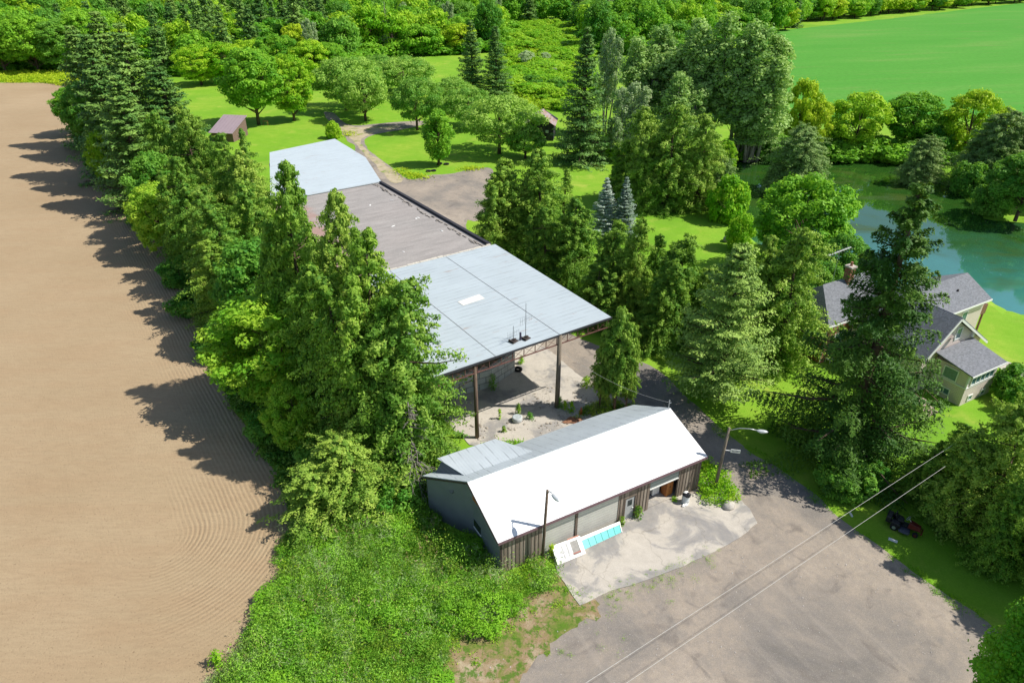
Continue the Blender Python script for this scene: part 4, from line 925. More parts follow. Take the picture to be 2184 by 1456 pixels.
SPEC = {                                        # kind: (generator variants, half width of the model, object name, category)
    'maple': ([lambda i=i: gen_leafy(10 + i, LEAF['maple']) for i in range(3)], 5.0, 'maple_tree'),
    'maple_near': ([lambda: gen_leafy(16, LEAF['maple'], r=4.3, nc=260, cr=.7, per=260, size=.10, base=.05)], 4.9, 'maple_tree'),
    'bright': ([lambda i=i: gen_leafy(20 + i, LEAF['bright'], r=4.2, nc=200, cr=.75, per=120, size=.17, base=.06) for i in range(3)], 4.8, 'leafy_tree'),
    'vivid': ([lambda: gen_leafy(25, LEAF['vivid'], r=4.2, nc=230, cr=.75, per=120, size=.16, base=.05)], 4.8, 'maple_tree'),
    'deep': ([lambda i=i: gen_leafy(30 + i, LEAF['deep'], nc=200, per=120) for i in range(2)], 5.0, 'leafy_tree'),
    'cedar': ([lambda i=i: gen_cedar(40 + i, LEAF['cedar'], spires=2 + i % 3) for i in range(4)], 3.2, 'cedar_tree'),
    'cedar_pale': ([lambda i=i: gen_cedar(50 + i, LEAF['cedar_pale'], r=2.9, spires=3, sharp=.5) for i in range(3)], 3.4, 'cedar_tree'),
    'cedar_tall': ([lambda i=i: gen_cedar(46 + i, LEAF[('cedar', 'cedar_pale')[i % 2]], r=2.7, spires=4, npl=420, per=105, size=.095, sharp=.62) for i in range(3)], 3.2, 'cedar_tree'),
    'young': ([lambda i=i: gen_cedar(66 + i, LEAF['cedar_pale'], r=2.3, spires=2, npl=220, per=80, base=.30, sharp=.40, size=.16) for i in range(2)], 2.7, 'cedar_tree'),
    'cedar_slim': ([lambda i=i: gen_cedar(60 + i, LEAF['cedar'], r=1.5, spires=1, npl=200, per=70) for i in range(1)], 1.8, 'cedar_tree'),
    'cedar_grey': ([lambda i=i: gen_cedar(64 + i, LEAF['grey'], r=3.4, spires=4, sharp=.45) for i in range(1)], 4.0, 'cedar_tree'),
    'spruce': ([lambda i=i: gen_spruce(70 + i, LEAF['spruce']) for i in range(3)], 3.2, 'spruce_tree'),
    'spruce_big': ([lambda: gen_spruce(81, LEAF['spruce_big'], r=4.1, whorls=25, nb=8, per=900, size=.07, droop=.40, gap=.24, hang=1.0, sharp=.92, base=.08, asp=.36, spread=.26)], 4.0, 'spruce_tree'),
    'spruce_pale': ([lambda: gen_spruce(82, LEAF['spruce_pale'], r=4.6, whorls=26, nb=9, per=230, size=.095, droop=.16, gap=.06, hang=.4, sharp=.70, base=.13, asp=.5)], 4.6, 'spruce_tree'),
    'blue': ([lambda i=i: gen_spruce(84 + i, LEAF['blue'], r=3.4, whorls=22, nb=9, per=170, size=.14, droop=.05, hang=.2, gap=.04, sharp=1.05) for i in range(1)], 3.4, 'spruce_tree'),
    'poplar': ([lambda i=i: gen_poplar(90 + i, LEAF['poplar']) for i in range(3)], 2.9, 'poplar_tree'),
    'silver': ([lambda i=i: gen_poplar(94 + i, LEAF['silver'], r=2.6, stems=4, nc=300) for i in range(1)], 2.5, 'poplar_tree'),
    'apple': ([lambda i=i: gen_leafy(100 + i, LEAF['apple'], r=6.2, nc=170, cr=1.15, per=95, size=.22, base=.14, tr=.3, loose=.5) for i in range(3)], 6.8, 'apple_tree'),
    'yellow': ([lambda i=i: gen_leafy(106 + i, LEAF['yellow'], r=5.0, nc=120, cr=1.1, per=130, size=.24, base=.0) for i in range(2)], 5.6, 'leafy_tree'),
    'lime': ([lambda i=i: gen_leafy(110 + i, LEAF['bright'], r=5.2, nc=130, cr=1.15, per=120, size=.24, base=.02) for i in range(2)], 5.8, 'leafy_tree'),
    'column': ([lambda: gen_leafy(114, LEAF['maple'], r=2.2, nc=90, cr=.9, per=110, size=.2, base=.06, flat=1.0)], 2.8, 'leafy_tree'),
    'shrub': ([lambda i=i: gen_leafy(120 + i, LEAF['deep'], r=7.5, nc=90, cr=2.1, per=95, size=.5, base=-.25, tr=.2) for i in range(2)], 8.6, 'shrub'),
    'shrub_bright': ([lambda i=i: gen_leafy(124 + i, LEAF['bright'], r=7.2, nc=90, cr=2.1, per=95, size=.5, base=-.25, tr=.2) for i in range(2)], 8.4, 'shrub'),
    'silver_bush': ([lambda: gen_leafy(128, LEAF['silver'], r=8.5, nc=90, cr=2.1, per=95, size=.5, base=-.25, tr=.2)], 9.6, 'shrub'),
    'far_leafy': ([lambda i=i: gen_leafy(130 + i, LEAF[('maple', 'bright', 'deep', 'maple')[i]], r=4.7, nc=75, cr=1.5, per=80, size=.36, base=.04) for i in range(4)], 5.6, 'leafy_tree'),
    'far_yellow': ([lambda: gen_leafy(136, LEAF['yellow'], r=4.5, nc=70, cr=1.4, per=80, size=.36, base=.04)], 5.4, 'leafy_tree'),
    'far_spruce': ([lambda i=i: gen_spruce(140 + i, LEAF['spruce'], r=2.7, whorls=22, nb=6, per=55, size=.25) for i in range(2)], 2.7, 'spruce_tree'),
    'dead': ([lambda: gen_dead(150)], 2.6, 'dead_tree'),
}
PROTO = {}; TRN = random.Random(77); COUNT = {}
def tree(kind, p, h, wd, label, group=None, rot=None, var=None, tilt=(0, 0)):
    gens, half, name = SPEC[kind]; k = COUNT.get(kind, 0); COUNT[kind] = k + 1
    v = (k if var is None else var) % len(gens)
    if (kind, v) not in PROTO: PROTO[kind, v] = gens[v]()
    crown, trunk = PROTO[kind, v]
    o = empty(name, (p.x, p.y, 0), TRN.uniform(0, 6.28) if rot is None else rot, label, 'shrub' if name == 'shrub' else 'tree', group)
    o.rotation_euler.x, o.rotation_euler.y = tilt
    sx = wd / 2 / half; o.scale = (sx * TRN.uniform(.95, 1.05), sx * TRN.uniform(.95, 1.05), h / H_)
    if trunk: link(bpy.data.objects.new('trunk', trunk), o)
    if crown: link(bpy.data.objects.new('crown', crown), o)
    return o
def ptree(kind, bx, by, ty, wpx, label, group=None, **k):
    if kind in ('cedar', 'cedar_pale', 'poplar') and not k.pop('exact', 0): wpx *= 1.4 if kind == 'poplar' else 1.12
    k.pop('exact', 0)
    p = at(bx, by); d = ray(bx, ty); h = CAMH + d.z * p.y / d.y
    wd = wpx * zdepth(Vector((p.x, p.y, h * .4))) / FPX
    return tree(kind, p, h, wd, label, group, **k)
# ------------------------------------------------------------------ hedgerow between the tilled field and the long building (building frame)
HG = 'trees of the hedgerow along the tilled field'
for kind, x, y, h, wd, label in [
    ('cedar_pale', -20.5, -2.0, 6.5, 6.5, 'low spreading cedar at the near end of the hedgerow, above the weed patch'),
    ('cedar_pale', -14.6, -.5, 16.5, 7.4, 'big pale cedar overhanging the canopy corner, with bleached dead twigs beside it'),
    ('cedar', -18.4, 3.8, 16.5, 6.0, 'dark cedar between the bright maple and the big pale cedar'),
    ('vivid', -21.9, 6.5, 6.8, 4.0, 'small bright round sapling at the field edge below the bright maple'),
    ('cedar', -18.4, 9.0, 15.5, 5.6, 'dark cedar tucked right behind the small bright sapling'),
    ('vivid', -20.4, 14.6, 11.2, 10.0, 'big bright green maple bulging over the shaded field edge'),
    ('cedar_tall', -15.7, 2.6, 19.5, 6.6, 'tall cedar whose pointed top stands against the grey flat roof near the canopy'),
    ('cedar', -14.6, 19, 13.0, 5.6, 'bushy cedar behind the bright maple'), ('cedar', -13.4, 29, 13.5, 5.0, 'cedar at the left edge of the grey flat roof, half hidden by taller ones'),
    ('cedar', -19.6, 35, 13.0, 6.0, 'upright cedar in the hedgerow between the rounded leafy tree and the light green cedar'), ('cedar', -20.4, 48, 12.0, 5.6, 'cedar beside the small round bright maple, on its near side'), ('deep', -20.6, 65, 12.0, 7.0, 'leafy tree between the small round maple and the great spruces'),
    ('cedar_tall', -15.3, 10.5, 20.3, 5.4, 'tall cedar with a narrow crown covering the middle of the grey flat roof edge'),
    ('cedar_slim', -14.6, 7.2, 18.2, 2.6, 'thin cedar spire standing in front of the grey flat roof'),
    ('deep', -18.2, 26, 12.0, 8.5, 'rounded leafy tree in the hedgerow just beyond the bright maple'),
    ('cedar', -21.2, 33, 10.0, 5.5, 'lower cedar at the field edge beyond the rounded leafy tree'),
    ('cedar_tall', -17.6, 14.0, 22.0, 5.4, 'pointed cedar covering the corner where the white far roof meets the grey flat roof'),
    ('cedar', -15.2, 38, 14.0, 6.0, 'broad cedar left of the pointed cedar at the white roof corner'),
    ('cedar_pale', -19.0, 42, 13.0, 6.5, 'light green cedar beside the small round maple at the field edge'),
    ('vivid', -22.6, 58, 9.5, 7.4, 'small round bright maple leaning out over the tilled field'),
    ('cedar_slim', -9.9, 57, 15.0, 3.4, 'slender cedar rising in front of the far lawn, left of the white roof'),
    ('cedar_pale', -12.2, 49, 14.5, 6.4, 'pale cedar in the hedgerow left of the white far roof'),
    ('cedar', -19.5, 53, 14.0, 6.0, 'dark cedar right behind the small round bright maple'),
    ('cedar_pale', -15.4, 66, 17.0, 6.5, 'tall yellowish cedar left of the purplish shed roof'),
    ('cedar_pale', -12.0, 61, 14.0, 5.0, 'yellowish cedar just below the purplish shed roof'),
    ('cedar', -18.6, 69, 16.5, 6.0, 'dark cedar at the foot of the great spruces'),
    ('spruce', -18.0, 88, 26.0, 10.0, 'tallest dark spruce of the hedgerow, its top near the picture edge'),
    ('spruce', -21.2, 80, 20.0, 9.0, 'nearest great spruce overhanging the tilled field'),
    ('spruce', -22.0, 99, 24.0, 9.0, 'great spruce at the field edge behind the nearest one'),
    ('spruce', -14.5, 84, 21.0, 8.5, 'greyish spruce on the lawn side of the great spruces'),
    ('spruce', -18.5, 112, 26.0, 10.0, 'great spruce farther back, between the tallest one and the wood'),
    ('spruce', -22.0, 124, 23.0, 9.0, 'farthest great spruce of the hedgerow beside the grassy strip'),
    ('deep', -23.5, 116, 14.0, 8.0, 'leafy tree on the field side of the great spruces'),
    ('bright', -24.5, 94, 9.5, 5.0, 'bright leafy bush low against the great spruces at the field edge'),
    ('maple', -24.5, 137, 10.0, 8.0, 'leafy tree at the corner of the tilled field and the grassy strip'),
    ('shrub', -24.8, 108, 3.5, 5.0, 'low shrub under the leafy tree on the field side'),
    ('shrub', -24.5, 128, 4.0, 5.0, 'low dark shrub where the hedgerow reaches the grassy strip'),
    ('shrub', -22.9, 72, 3.0, 4.5, 'low shrub at the field edge under the dark cedar and spruce'),
    ('shrub', -23.0, 47, 3.2, 5.0, 'low shrub in the hedgerow foot near the light green cedar'),
    ('shrub', -23.0, 38, 3.0, 5.0, 'low shrub in the hedgerow foot beside the lower cedar'),
    ('shrub', -23.2, 27, 3.2, 5.0, 'low shrub at the hedgerow foot beneath the rounded leafy tree'),
    ('shrub', -22.6, 9.5, 3.0, 4.5, 'low shrub at the field edge next to the small bright sapling'),
    ('shrub', -20.4, 3.5, 3.4, 5.0, 'dark shrub between the small sapling and the low spreading cedar'),
    ('shrub', -17.6, -3.5, 3.2, 4.0, 'leafy shrub at the trunk of the big pale cedar'),
]: tree(kind, bl(x, y), h, wd * (1.8 if kind == 'spruce' else 1.3 if 'cedar' in kind else 1.15), label, HG)
tree('dead', bl(-15.9, -3.2), 8.5, 6.0, 'bleached leafless dead tree with tangled twigs in front of the big pale cedar', None)

# ------------------------------------------------------------------ trees right of the building, round the lawn and by the house
CG = 'cedar screen right of the building'
for a in [
    ('cedar', 1072, 555, 338, 125, 'leftmost tall cedar of the screen, beside the gravel lot'),
    ('cedar', 1148, 560, 320, 130, 'tall broad cedar second from the gravel lot'),
    ('cedar_slim', 1200, 500, 362, 65, 'narrow cedar at the back of the screen by the mown grass'),
    ('cedar', 1160, 610, 440, 90, 'short cedar close to the canopy roof edge'),
    ('cedar', 1222, 620, 425, 120, 'rounded cedar in front of the blue spruces'),
    ('cedar', 1300, 665, 470, 100, 'narrow-topped cedar right in front of the blue spruces, facing the canopy'),
    ('cedar', 1345, 690, 465, 95, 'upright cedar at the left corner of the bright lawn'),
    ('cedar', 1270, 690, 560, 100, 'low dark cedar beside the canopy roof, under the narrow-topped cedar'),
    ('cedar', 1385, 670, 500, 75, 'slim cedar standing against the bright lawn'),
    ('cedar', 1438, 720, 498, 125, 'dark conical cedar against the bright lawn'),
    ('cedar', 1395, 735, 600, 110, 'low dark cedar below the dark conical cedar'),
    ('cedar_pale', 1500, 730, 575, 110, 'yellowish cedar between the conical cedar and the pale spruce'),
]: ptree(*a, CG)
ptree('spruce_pale', 1528, 845, 515, 265, 'large pale grey-green spruce on the lawn with a bare trunk foot')
ptree('cedar_pale', 1655, 770, 488, 165, 'tall yellow-green cedar right behind the pale spruce')
ptree('cedar_pale', 1600, 745, 505, 110, 'yellow-green cedar top showing just left behind the pale spruce')
ptree('maple', 1690, 590, 378, 205, 'round glossy maple at the pond shore')
ptree('deep', 1775, 655, 500, 120, 'dark leafy tree behind the brick chimney')
ptree('deep', 1735, 690, 560, 110, 'dark leafy tree touching the left end of the house roof')
ptree('spruce_big', 1800, 968, 368, 420, 'huge open spruce with drooping boughs in front of the house', None, rot=1.2)
ptree('blue', 1287, 500, 378, 92, 'larger silvery blue spruce beside the mown grass', 'pair of blue spruces')
ptree('blue', 1327, 505, 376, 80, 'smaller greener blue spruce on the right of the pair', 'pair of blue spruces')
GC = 'grey-green cedar clump by the pond'
for a in [
    ('cedar_pale', 1365, 430, 228, 105, 'left broad cedar of the clump between mown grass and pond'), ('cedar_pale', 1420, 445, 225, 120, 'tallest cedar of the clump between mown grass and pond'),
    ('cedar_pale', 1480, 445, 245, 110, 'right cedar of the clump, nearest the pond'), ('cedar', 1330, 425, 300, 70, 'short cedar on the left flank of the clump'), ('cedar_grey', 1525, 440, 330, 85, 'low grey cedar on the pond flank of the clump')]: ptree(*a, GC)
ptree('shrub_bright', 1550, 470, 375, 85, 'bright shrub sloping down to the pond beside the cedar clump')
ptree('shrub_bright', 1575, 530, 455, 60, 'bright low shrub on the lawn edge near the pale boulder')
ptree('bright', 1545, 372, 300, 45, 'small bright leafy tree above the pond corner')
ptree('bright', 1314, 345, 300, 50, 'bright green bush right of the tall dark spruce foot')
ptree('silver', 1308, 345, 245, 55, 'small silvery tree beside the tall dark spruce')
ptree('spruce', 1240, 345, 55, 150, 'tall dark spruce beside the old shed', None, var=0)
TG = 'two dark spruces behind the orchard'
ptree('spruce', 1008, 212, 42, 92, 'left one of two dark spruces behind the orchard', TG); ptree('spruce', 1058, 218, 52, 85, 'right one of two dark spruces behind the orchard', TG)
PG = 'grey-green poplars behind the cedar clump'
for i, (k, bx, by, ty, wp, lab) in enumerate([
    ('silver', 1290, 285, 55, 75, 'silvery poplar directly behind the tall dark spruce top'), ('poplar', 1345, 310, 75, 110, 'leftmost of the tall grey-green poplars'),
    ('silver', 1340, 340, 170, 90, 'short silvery poplar in front of the leftmost tall poplar'), ('poplar', 1400, 300, 48, 110, 'poplar above the left half of the cedar clump'),
    ('poplar', 1455, 310, 35, 130, 'poplar above the right half of the cedar clump'), ('poplar', 1510, 330, 22, 140, 'tallest poplar of the grove, near the crop field'),
    ('poplar', 1560, 340, 40, 140, 'poplar with bare stems showing above the pond corner'), ('poplar', 1610, 340, 70, 130, 'rightmost poplar, spreading over the crop field edge'),
    ('poplar', 1430, 345, 150, 110, 'lower poplar just behind the cedar clump'), ('poplar', 1590, 345, 190, 110, 'lower poplar at the water edge left of the yellow-green tree')]): ptree(k, bx, by, ty, wp, lab, PG)
BG = 'trees on the far bank of the pond'
for a in [('yellow', 1690, 325, 168, 85, 'yellow-green tree at the left end of the far pond bank'), ('yellow', 1725, 330, 205, 80, 'shorter yellow-green tree just right of the taller one on the far bank'),
    ('lime', 1818, 326, 196, 130, 'round bright tree in the middle of the far bank, left of the darker one'), ('maple', 1930, 326, 194, 128, 'darker round tree in the middle of the far pond bank'),
    ('yellow', 2048, 338, 192, 130, 'round tree with yellow top at the right of the far pond bank'), ('shrub', 1760, 330, 285, 80, 'dark shrub at the water under the left round tree'),
    ('shrub', 1875, 332, 285, 70, 'dark shrub at the water between the two middle round trees'), ('shrub', 1985, 340, 270, 80, 'dark shrub at the water left of the yellow-topped tree'), ('shrub', 1650, 338, 280, 90, 'dark shrub at the water under the poplars')]: ptree(*a, BG)
RG = 'dark trees on the right pond bank'
for a in [('cedar_grey', 2105, 395, 235, 150, 'dark sloping cedar right of the yellow-topped tree'), ('cedar_grey', 2175, 395, 215, 140, 'tall dark cedar at the picture edge above the pond'),
    ('deep', 2165, 470, 320, 150, 'dark leafy tree overhanging the right end of the pond'), ('shrub', 2110, 455, 390, 90, 'low dark shrub on the right pond bank'), ('shrub', 2060, 410, 340, 80, 'low shrub at the water below the dark sloping cedar')]: ptree(*a, RG)
ptree('cedar_grey', 1692, 405, 265, 150, 'grey-green bushy cedar standing at the near pond edge'); ptree('cedar_grey', 1648, 405, 345, 50, 'low grey bush at the left foot of the grey-green pond cedar')
ptree('cedar_grey', 1958, 388, 290, 95, 'half-bare grey cedar on a small islet in the pond')
ptree('shrub', 1800, 1045, 985, 130, 'dark round shrub under the huge open spruce', None); ptree('shrub', 1850, 1025, 980, 80, 'dark shrub right of the trunk of the huge open spruce', None)
RC = 'leafy cedars by the mower'
for a in [('cedar', 2000, 1075, 905, 115, 'left cedar of the group above the parked mower'), ('cedar_pale', 2085, 1140, 872, 205, 'broad pale cedar right behind the parked mower'), ('cedar_pale', 2130, 1075, 800, 170, 'tall pale cedar right of the house corner'),
    ('cedar', 2150, 1215, 985, 150, 'dark cedar at the picture edge right of the mower'), ('cedar', 2200, 1130, 880, 140, 'cedar half outside the picture behind the dark one'), ('cedar', 1935, 1050, 965, 80, 'low cedar between the huge open spruce and the mower'),
    ('deep', 2210, 1260, 1090, 120, 'dark bush at the picture edge above the bright maple')]: ptree(*a, RC, exact=1)
for px, py, h, lab in [(2440, 1330, 12, 'nearest'), (2470, 1230, 14, 'middle'), (2370, 1160, 13, 'farthest')]: tree('deep', at(px, py), h, 9, '%s of three leafy trees just beyond the right picture edge, shading the mower lawn' % lab, 'leafy trees beyond the right edge')
for px, py, lab in [(2290, 440, 'left'), (2370, 452, 'middle'), (2450, 470, 'right')]: tree('deep', at(px, py), 17, 11, '%s of three tall leafy trees on the pond bank beyond the right picture edge' % lab, 'leafy trees on the pond bank beyond the right edge')
ptree('maple_near', 2150, 1660, 1258, 390, 'bright green maple cut off by the bottom right picture corner', None)
ptree('shrub', 2150, 845, 780, 90, 'clipped dark shrub between house porch and path'); ptree('shrub', 2180, 880, 815, 80, 'leafy shrub at the picture edge below the house path')
YG = 'stems of the young cedar clump by the barn'
for i, (bx, by, ty, wp, lab) in enumerate([(1278, 875, 705, 46, 'left stem of the young cedar clump between canopy and barn'), (1309, 878, 662, 80, 'middle and tallest stem of the young cedar clump between canopy and barn'), (1334, 878, 695, 50, 'right stem of the young cedar clump between canopy and barn')]):
    ptree('young', bx, by, ty, wp, lab, YG)
# orchard and far lawn
for k, bx, by, ty, wp, lab in [
    ('maple', 552, 266, 100, 125, 'larger of two round-crowned lawn trees with a forked pale trunk'), ('bright', 628, 258, 114, 92, 'smaller bright lawn tree right of the forked one'),
    ('apple', 740, 235, 122, 118, 'left wide orchard tree beside the grass track'), ('apple', 780, 258, 150, 95, 'small orchard tree with a clear trunk at the track fork'),
    ('apple', 862, 200, 120, 110, 'wide orchard tree at the back, left of the two dark spruces'), ('apple', 890, 278, 165, 85, 'thin-trunked orchard tree by the gravel turning'), ('apple', 965, 235, 165, 95, 'orchard tree in front of the left dark spruce'),
    ('apple', 1000, 275, 188, 95, 'spreading orchard tree below the two dark spruces'), ('apple', 1065, 328, 205, 130, 'large grey-green orchard tree left of the old shed'), ('apple', 1120, 338, 270, 80, 'low grey orchard tree in front of the old shed'),
    ('apple', 815, 185, 118, 80, 'orchard tree in the back row behind the wide left one'), ('column', 936, 352, 232, 60, 'small narrow lone tree with tyres at its foot'),
    ('shrub_bright', 712, 295, 258, 32, 'small bright bush at the corner of the white far roof')]: ptree(k, bx, by, ty, wp * (1.22 if k == 'apple' else 1.08), lab, 'orchard and lawn trees' if k == 'apple' else None)
EG = 'bright shrubs along the wood edge behind the far lawn'
for a in [('bright', 430, 182, 95, 90, 'bright shrubby tree at the wood edge next to the great spruces'), ('bright', 485, 178, 88, 90, 'second bright shrubby tree at the wood edge, above the forked lawn tree'), ('lime', 530, 165, 80, 90, 'bright tree at the wood edge straight behind the forked lawn tree'),
    ('maple', 600, 165, 75, 100, 'rounded tree at the wood edge behind the two lawn trees'), ('lime', 665, 165, 85, 95, 'light tree at the wood edge right of the two lawn trees'), ('maple', 705, 160, 88, 80, 'mid green tree at the wood edge behind the left wide orchard tree')]: ptree(*a, EG)
LG = 'leafy trees beyond the grassy strip at the top left'
for a in [('maple', 15, 160, 45, 110, 'leafy tree at the left picture edge above the grassy strip'), ('maple', 85, 157, 32, 120, 'tall leafy tree second from the left edge above the grassy strip'), ('deep', 145, 157, 40, 110, 'darker leafy tree above the right end of the grassy strip'),
    ('maple', 195, 152, 18, 100, 'leafy tree between the grassy strip and the great spruces')]: ptree(*a, LG)
# ------------------------------------------------------------------ the wood behind: trees one by one, the rest as one far wood
WR = random.Random(5); placed = []
def in_poly(x, y, ring):
    c = False; n = len(ring)
    for i in range(n):
        a, b = ring[i], ring[(i + 1) % n]
        if (a.y > y) != (b.y > y) and x < (b.x - a.x) * (y - a.y) / (b.y - a.y) + a.x: c = not c
    return c
WOOD = PX((-150, 150), (60, 148), (200, 140), (395, 165), (700, 150), (820, 120), (960, 115), (1060, 110), (1095, 60), (1225, 55), (1270, 110), (1400, 120), (1540, 90), (1640, 72), (1720, 58))
wl_ = [p.copy() for p in WOOD] + [Vector((130, 400, 0)), Vector((-260, 400, 0)), Vector((-230, 230, 0))]
SCRUB = PX((-60, 60), (85, 60), (85, 18), (-60, 18))
STRIP = PX((1640, 72), (1800, 52), (2000, 30), (2184, 10)) 
wood_pts = []
for _ in range(9000):
    x, y = WR.uniform(-240, 130), WR.uniform(150, 400)
    if not in_poly(x, y, wl_): continue
    if any((x - a) ** 2 + (y - b) ** 2 < (7.2 + (y - 170) * .012) ** 2 for a, b in wood_pts): continue
    if abs(x) > y * .80 + 10: continue
    wood_pts.append((x, y))
def sector(x, y):
    px = 1092 + FPX * x / (y * .866 + 19); far = y > 235
    names = [(330, 'at the top left beyond the great spruces'), (640, 'behind the far lawn'), (860, 'behind the left orchard trees'), (1090, 'behind the two dark spruces'), (1290, 'above the scrub clearing'), (9999, 'behind the grey-green poplars')]
    for lim, n in names:
        if px < lim: return n, far
KL = {'far_leafy': 'mid-green leafy tree', 'far_spruce': 'dark spruce', 'far_yellow': 'yellowish leafy tree', 'silver': 'silvery poplar', 'dead': 'bare grey dead tree'}
wood_pts.sort(key=lambda q: q[1])
NW = 250
for i, (x, y) in enumerate(wood_pts[:NW]):
    px = 1092 + FPX * x / (y * .866 + 19)
    ps = .6 if 380 < px < 720 and y > 175 else .06
    r_ = WR.random(); k = 'far_spruce' if r_ < ps else ('far_yellow' if r_ < ps + .06 else ('silver' if r_ < ps + .09 else 'far_leafy'))
    if k == 'far_spruce': h, wd = WR.uniform(16, 23), WR.uniform(8.5, 11)
    elif k == 'silver': h, wd = WR.uniform(11, 15), WR.uniform(5, 8)
    else: h, wd = WR.uniform(9.5, 17.5), WR.uniform(10.5, 14.5)
    sec, far = sector(x, y)
    tree(k, Vector((x, y, 0)), h, wd, '%s %s wood %s' % (KL[k], 'deep in the' if far else 'near the edge of the', sec), '%ss %s wood %s' % (KL[k], 'deep in the' if far else 'near the edge of the', sec))
tree('dead', at(828, 118), 17, 6.5, 'tall bare grey dead conifer in the wood behind the left orchard trees')
# tree line beyond the crop field
for i in range(40):
    t = i / 39; a = at(1600 + t * 640, 66 - t * 62)
    for row in range(2):
        p = Vector((a.x + WR.uniform(-4, 4), a.y + 12 + row * 11 + WR.uniform(-3, 3) + 6 * row, 0)); k = WR.choice(['far_leafy', 'far_leafy', 'far_leafy', 'far_spruce', 'far_yellow'] if row else ['far_leafy', 'far_leafy', 'far_yellow'])
        tree(k, p, WR.uniform(10, 17) * (.8 if row == 0 else 1.1), WR.uniform(10, 15), '%s in the %s row of the tree line beyond the crop field' % (KL[k], 'front' if row == 0 else 'back'), '%ss in the %s row beyond the crop field' % (KL[k], 'front' if row == 0 else 'back'))
# everything farther back reads as one mass
def merged(name, pts, protos, hs, ws, label, leaf='maple', stride=3, grow=1.7):
    Vs, Ts = [], []
    base = []
    for pr in protos:
        me_ = pr; n = len(me_.vertices); v = np.empty(n * 3, np.float32); me_.vertices.foreach_get('co', v); t = np.empty(len(me_.polygons), np.float32); me_.attributes['tint'].data.foreach_get('value', t); base.append((v.reshape(-1, 4, 3), t))
    for x, y in pts:
        V, t = base[WR.randrange(len(base))]; sel = slice(None, None, stride); V = V[sel]; a = WR.uniform(0, 6.28); s = WR.uniform(*ws) / 11; hz = WR.uniform(*hs) / H_
        c_, s_ = math.cos(a), math.sin(a); ctr = V.mean(1, keepdims=True); V = ctr + (V - ctr) * grow
        X = (V[..., 0] * c_ - V[..., 1] * s_) * s + x; Y = (V[..., 0] * s_ + V[..., 1] * c_) * s + y
        Vs.append(np.stack([X, Y, V[..., 2] * hz], -1)); Ts.append(t[sel] * .7 + WR.uniform(-.1, .35))
    o = link(bpy.data.objects.new(name, quad_mesh(name, np.concatenate(Vs), np.concatenate(Ts), LEAF[leaf])))
    return tag(o, label, 'wood', None, 'stuff')
fp = [q for q in wood_pts[NW:]]
merged('far_wood', fp, [PROTO[k][0] for k in PROTO if k[0] == 'far_leafy'], (9, 15), (10, 14), 'dense far wood of leafy trees reading as one mass at the top edge')

up = []
for _ in range(6000):
    x, y = WR.uniform(-240, 130), WR.uniform(150, 330)
    if in_poly(x, y, wl_) and abs(x) < y * .80 + 10 and not any((x - a) ** 2 + (y - b) ** 2 < 16 for a, b in up): up.append((x, y))
merged('wood_undergrowth', up, [PROTO[k][0] for k in PROTO if k[0] in ('shrub', 'shrub_bright')], (3.0, 5.5), (7, 9), 'dense undergrowth filling the wood floor beneath the far trees')
up = [(p.x + WR.uniform(-1.5, 1.5), p.y + 1.5 + WR.uniform(-1, 1.5)) for t in np.linspace(0, 1, 40) for p in [at(1560 + 440 * t, 333 + 14 * t * t)]]
merged('bank_undergrowth', up, [PROTO[k][0] for k in PROTO if k[0] == 'shrub'], (2.5, 4.0), (4, 6), 'low dark bushes lining the far bank of the pond')
# ------------------------------------------------------------------ meadow scrub, weeds, flowers, tufts
def in_px(ring_px): 
    r = PX(*ring_px); return r
def weeds(name, ring, dens, hgt, leaf, per, size, mat, label, cat, seed, spread=.12, clump=1.2, lean=.25, keep=None):
    rng = np.random.default_rng(seed); xs = [p.x for p in ring]; ys = [p.y for p in ring]
    A = (max(xs) - min(xs)) * (max(ys) - min(ys)); n = int(A * dens)
    X = rng.uniform(min(xs), max(xs), n); Y = rng.uniform(min(ys), max(ys), n)
    d = poly_sd(X, Y, ring); nz = np.array([noise.noise(Vector((x * .45, y * .45, seed))) for x, y in zip(X, Y)])
    m = d < nz * .9 - .15
    if keep is not None: m &= keep(X, Y)
    X, Y, d, nz = X[m], Y[m], d[m], nz[m]
    n2 = np.array([noise.noise(Vector((x * 1.3, y * 1.3, seed + 5))) for x, y in zip(X, Y)])
    hh = hgt * np.clip(1 + .75 * nz + .65 * n2, .35, 2) * rng.uniform(.6, 1.25, len(X)) * np.clip(.45 + np.abs(np.minimum(d, 0)) * .45, 0, 1)
    k = np.repeat(np.arange(len(X)), per); N_ = len(k); t = rng.uniform(.12, 1, N_) ** .8
    lx, ly = rng.normal(0, lean, (2, len(X)))
    P = np.stack([X[k] + lx[k] * t * hh[k] + rng.normal(0, spread, N_), Y[k] + ly[k] * t * hh[k] + rng.normal(0, spread, N_), t * hh[k] + .02], 1)
    N = rng.normal(0, .8, (N_, 3)) + np.array([.15, 0, .35])
    T = .40 + .75 * n2[k] + .55 * nz[k] + rng.normal(0, .14, N_)
    o = link(bpy.data.objects.new(name, leaf_mesh(name, P, N, size * rng.uniform(.5, 1.4, N_), T, mat, leaf)))
    return tag(o, label, cat, None, 'stuff')
WEED = m_leaf('weed_leaves', (.030, .10, .008), (.25, .36, .03), (.46, .40, .16), .35)
WEEDD = m_leaf('rank_weed_leaves', (.045, .13, .014), (.19, .27, .035), (.34, .19, .08), .3)
WEEDP = m_leaf('pale_grass_blades', (.16, .24, .06), (.44, .50, .18), (.50, .40, .22), .35)
WEEDB = m_leaf('broad_weed_leaves', (.045, .15, .012), (.20, .38, .03), None, .3)
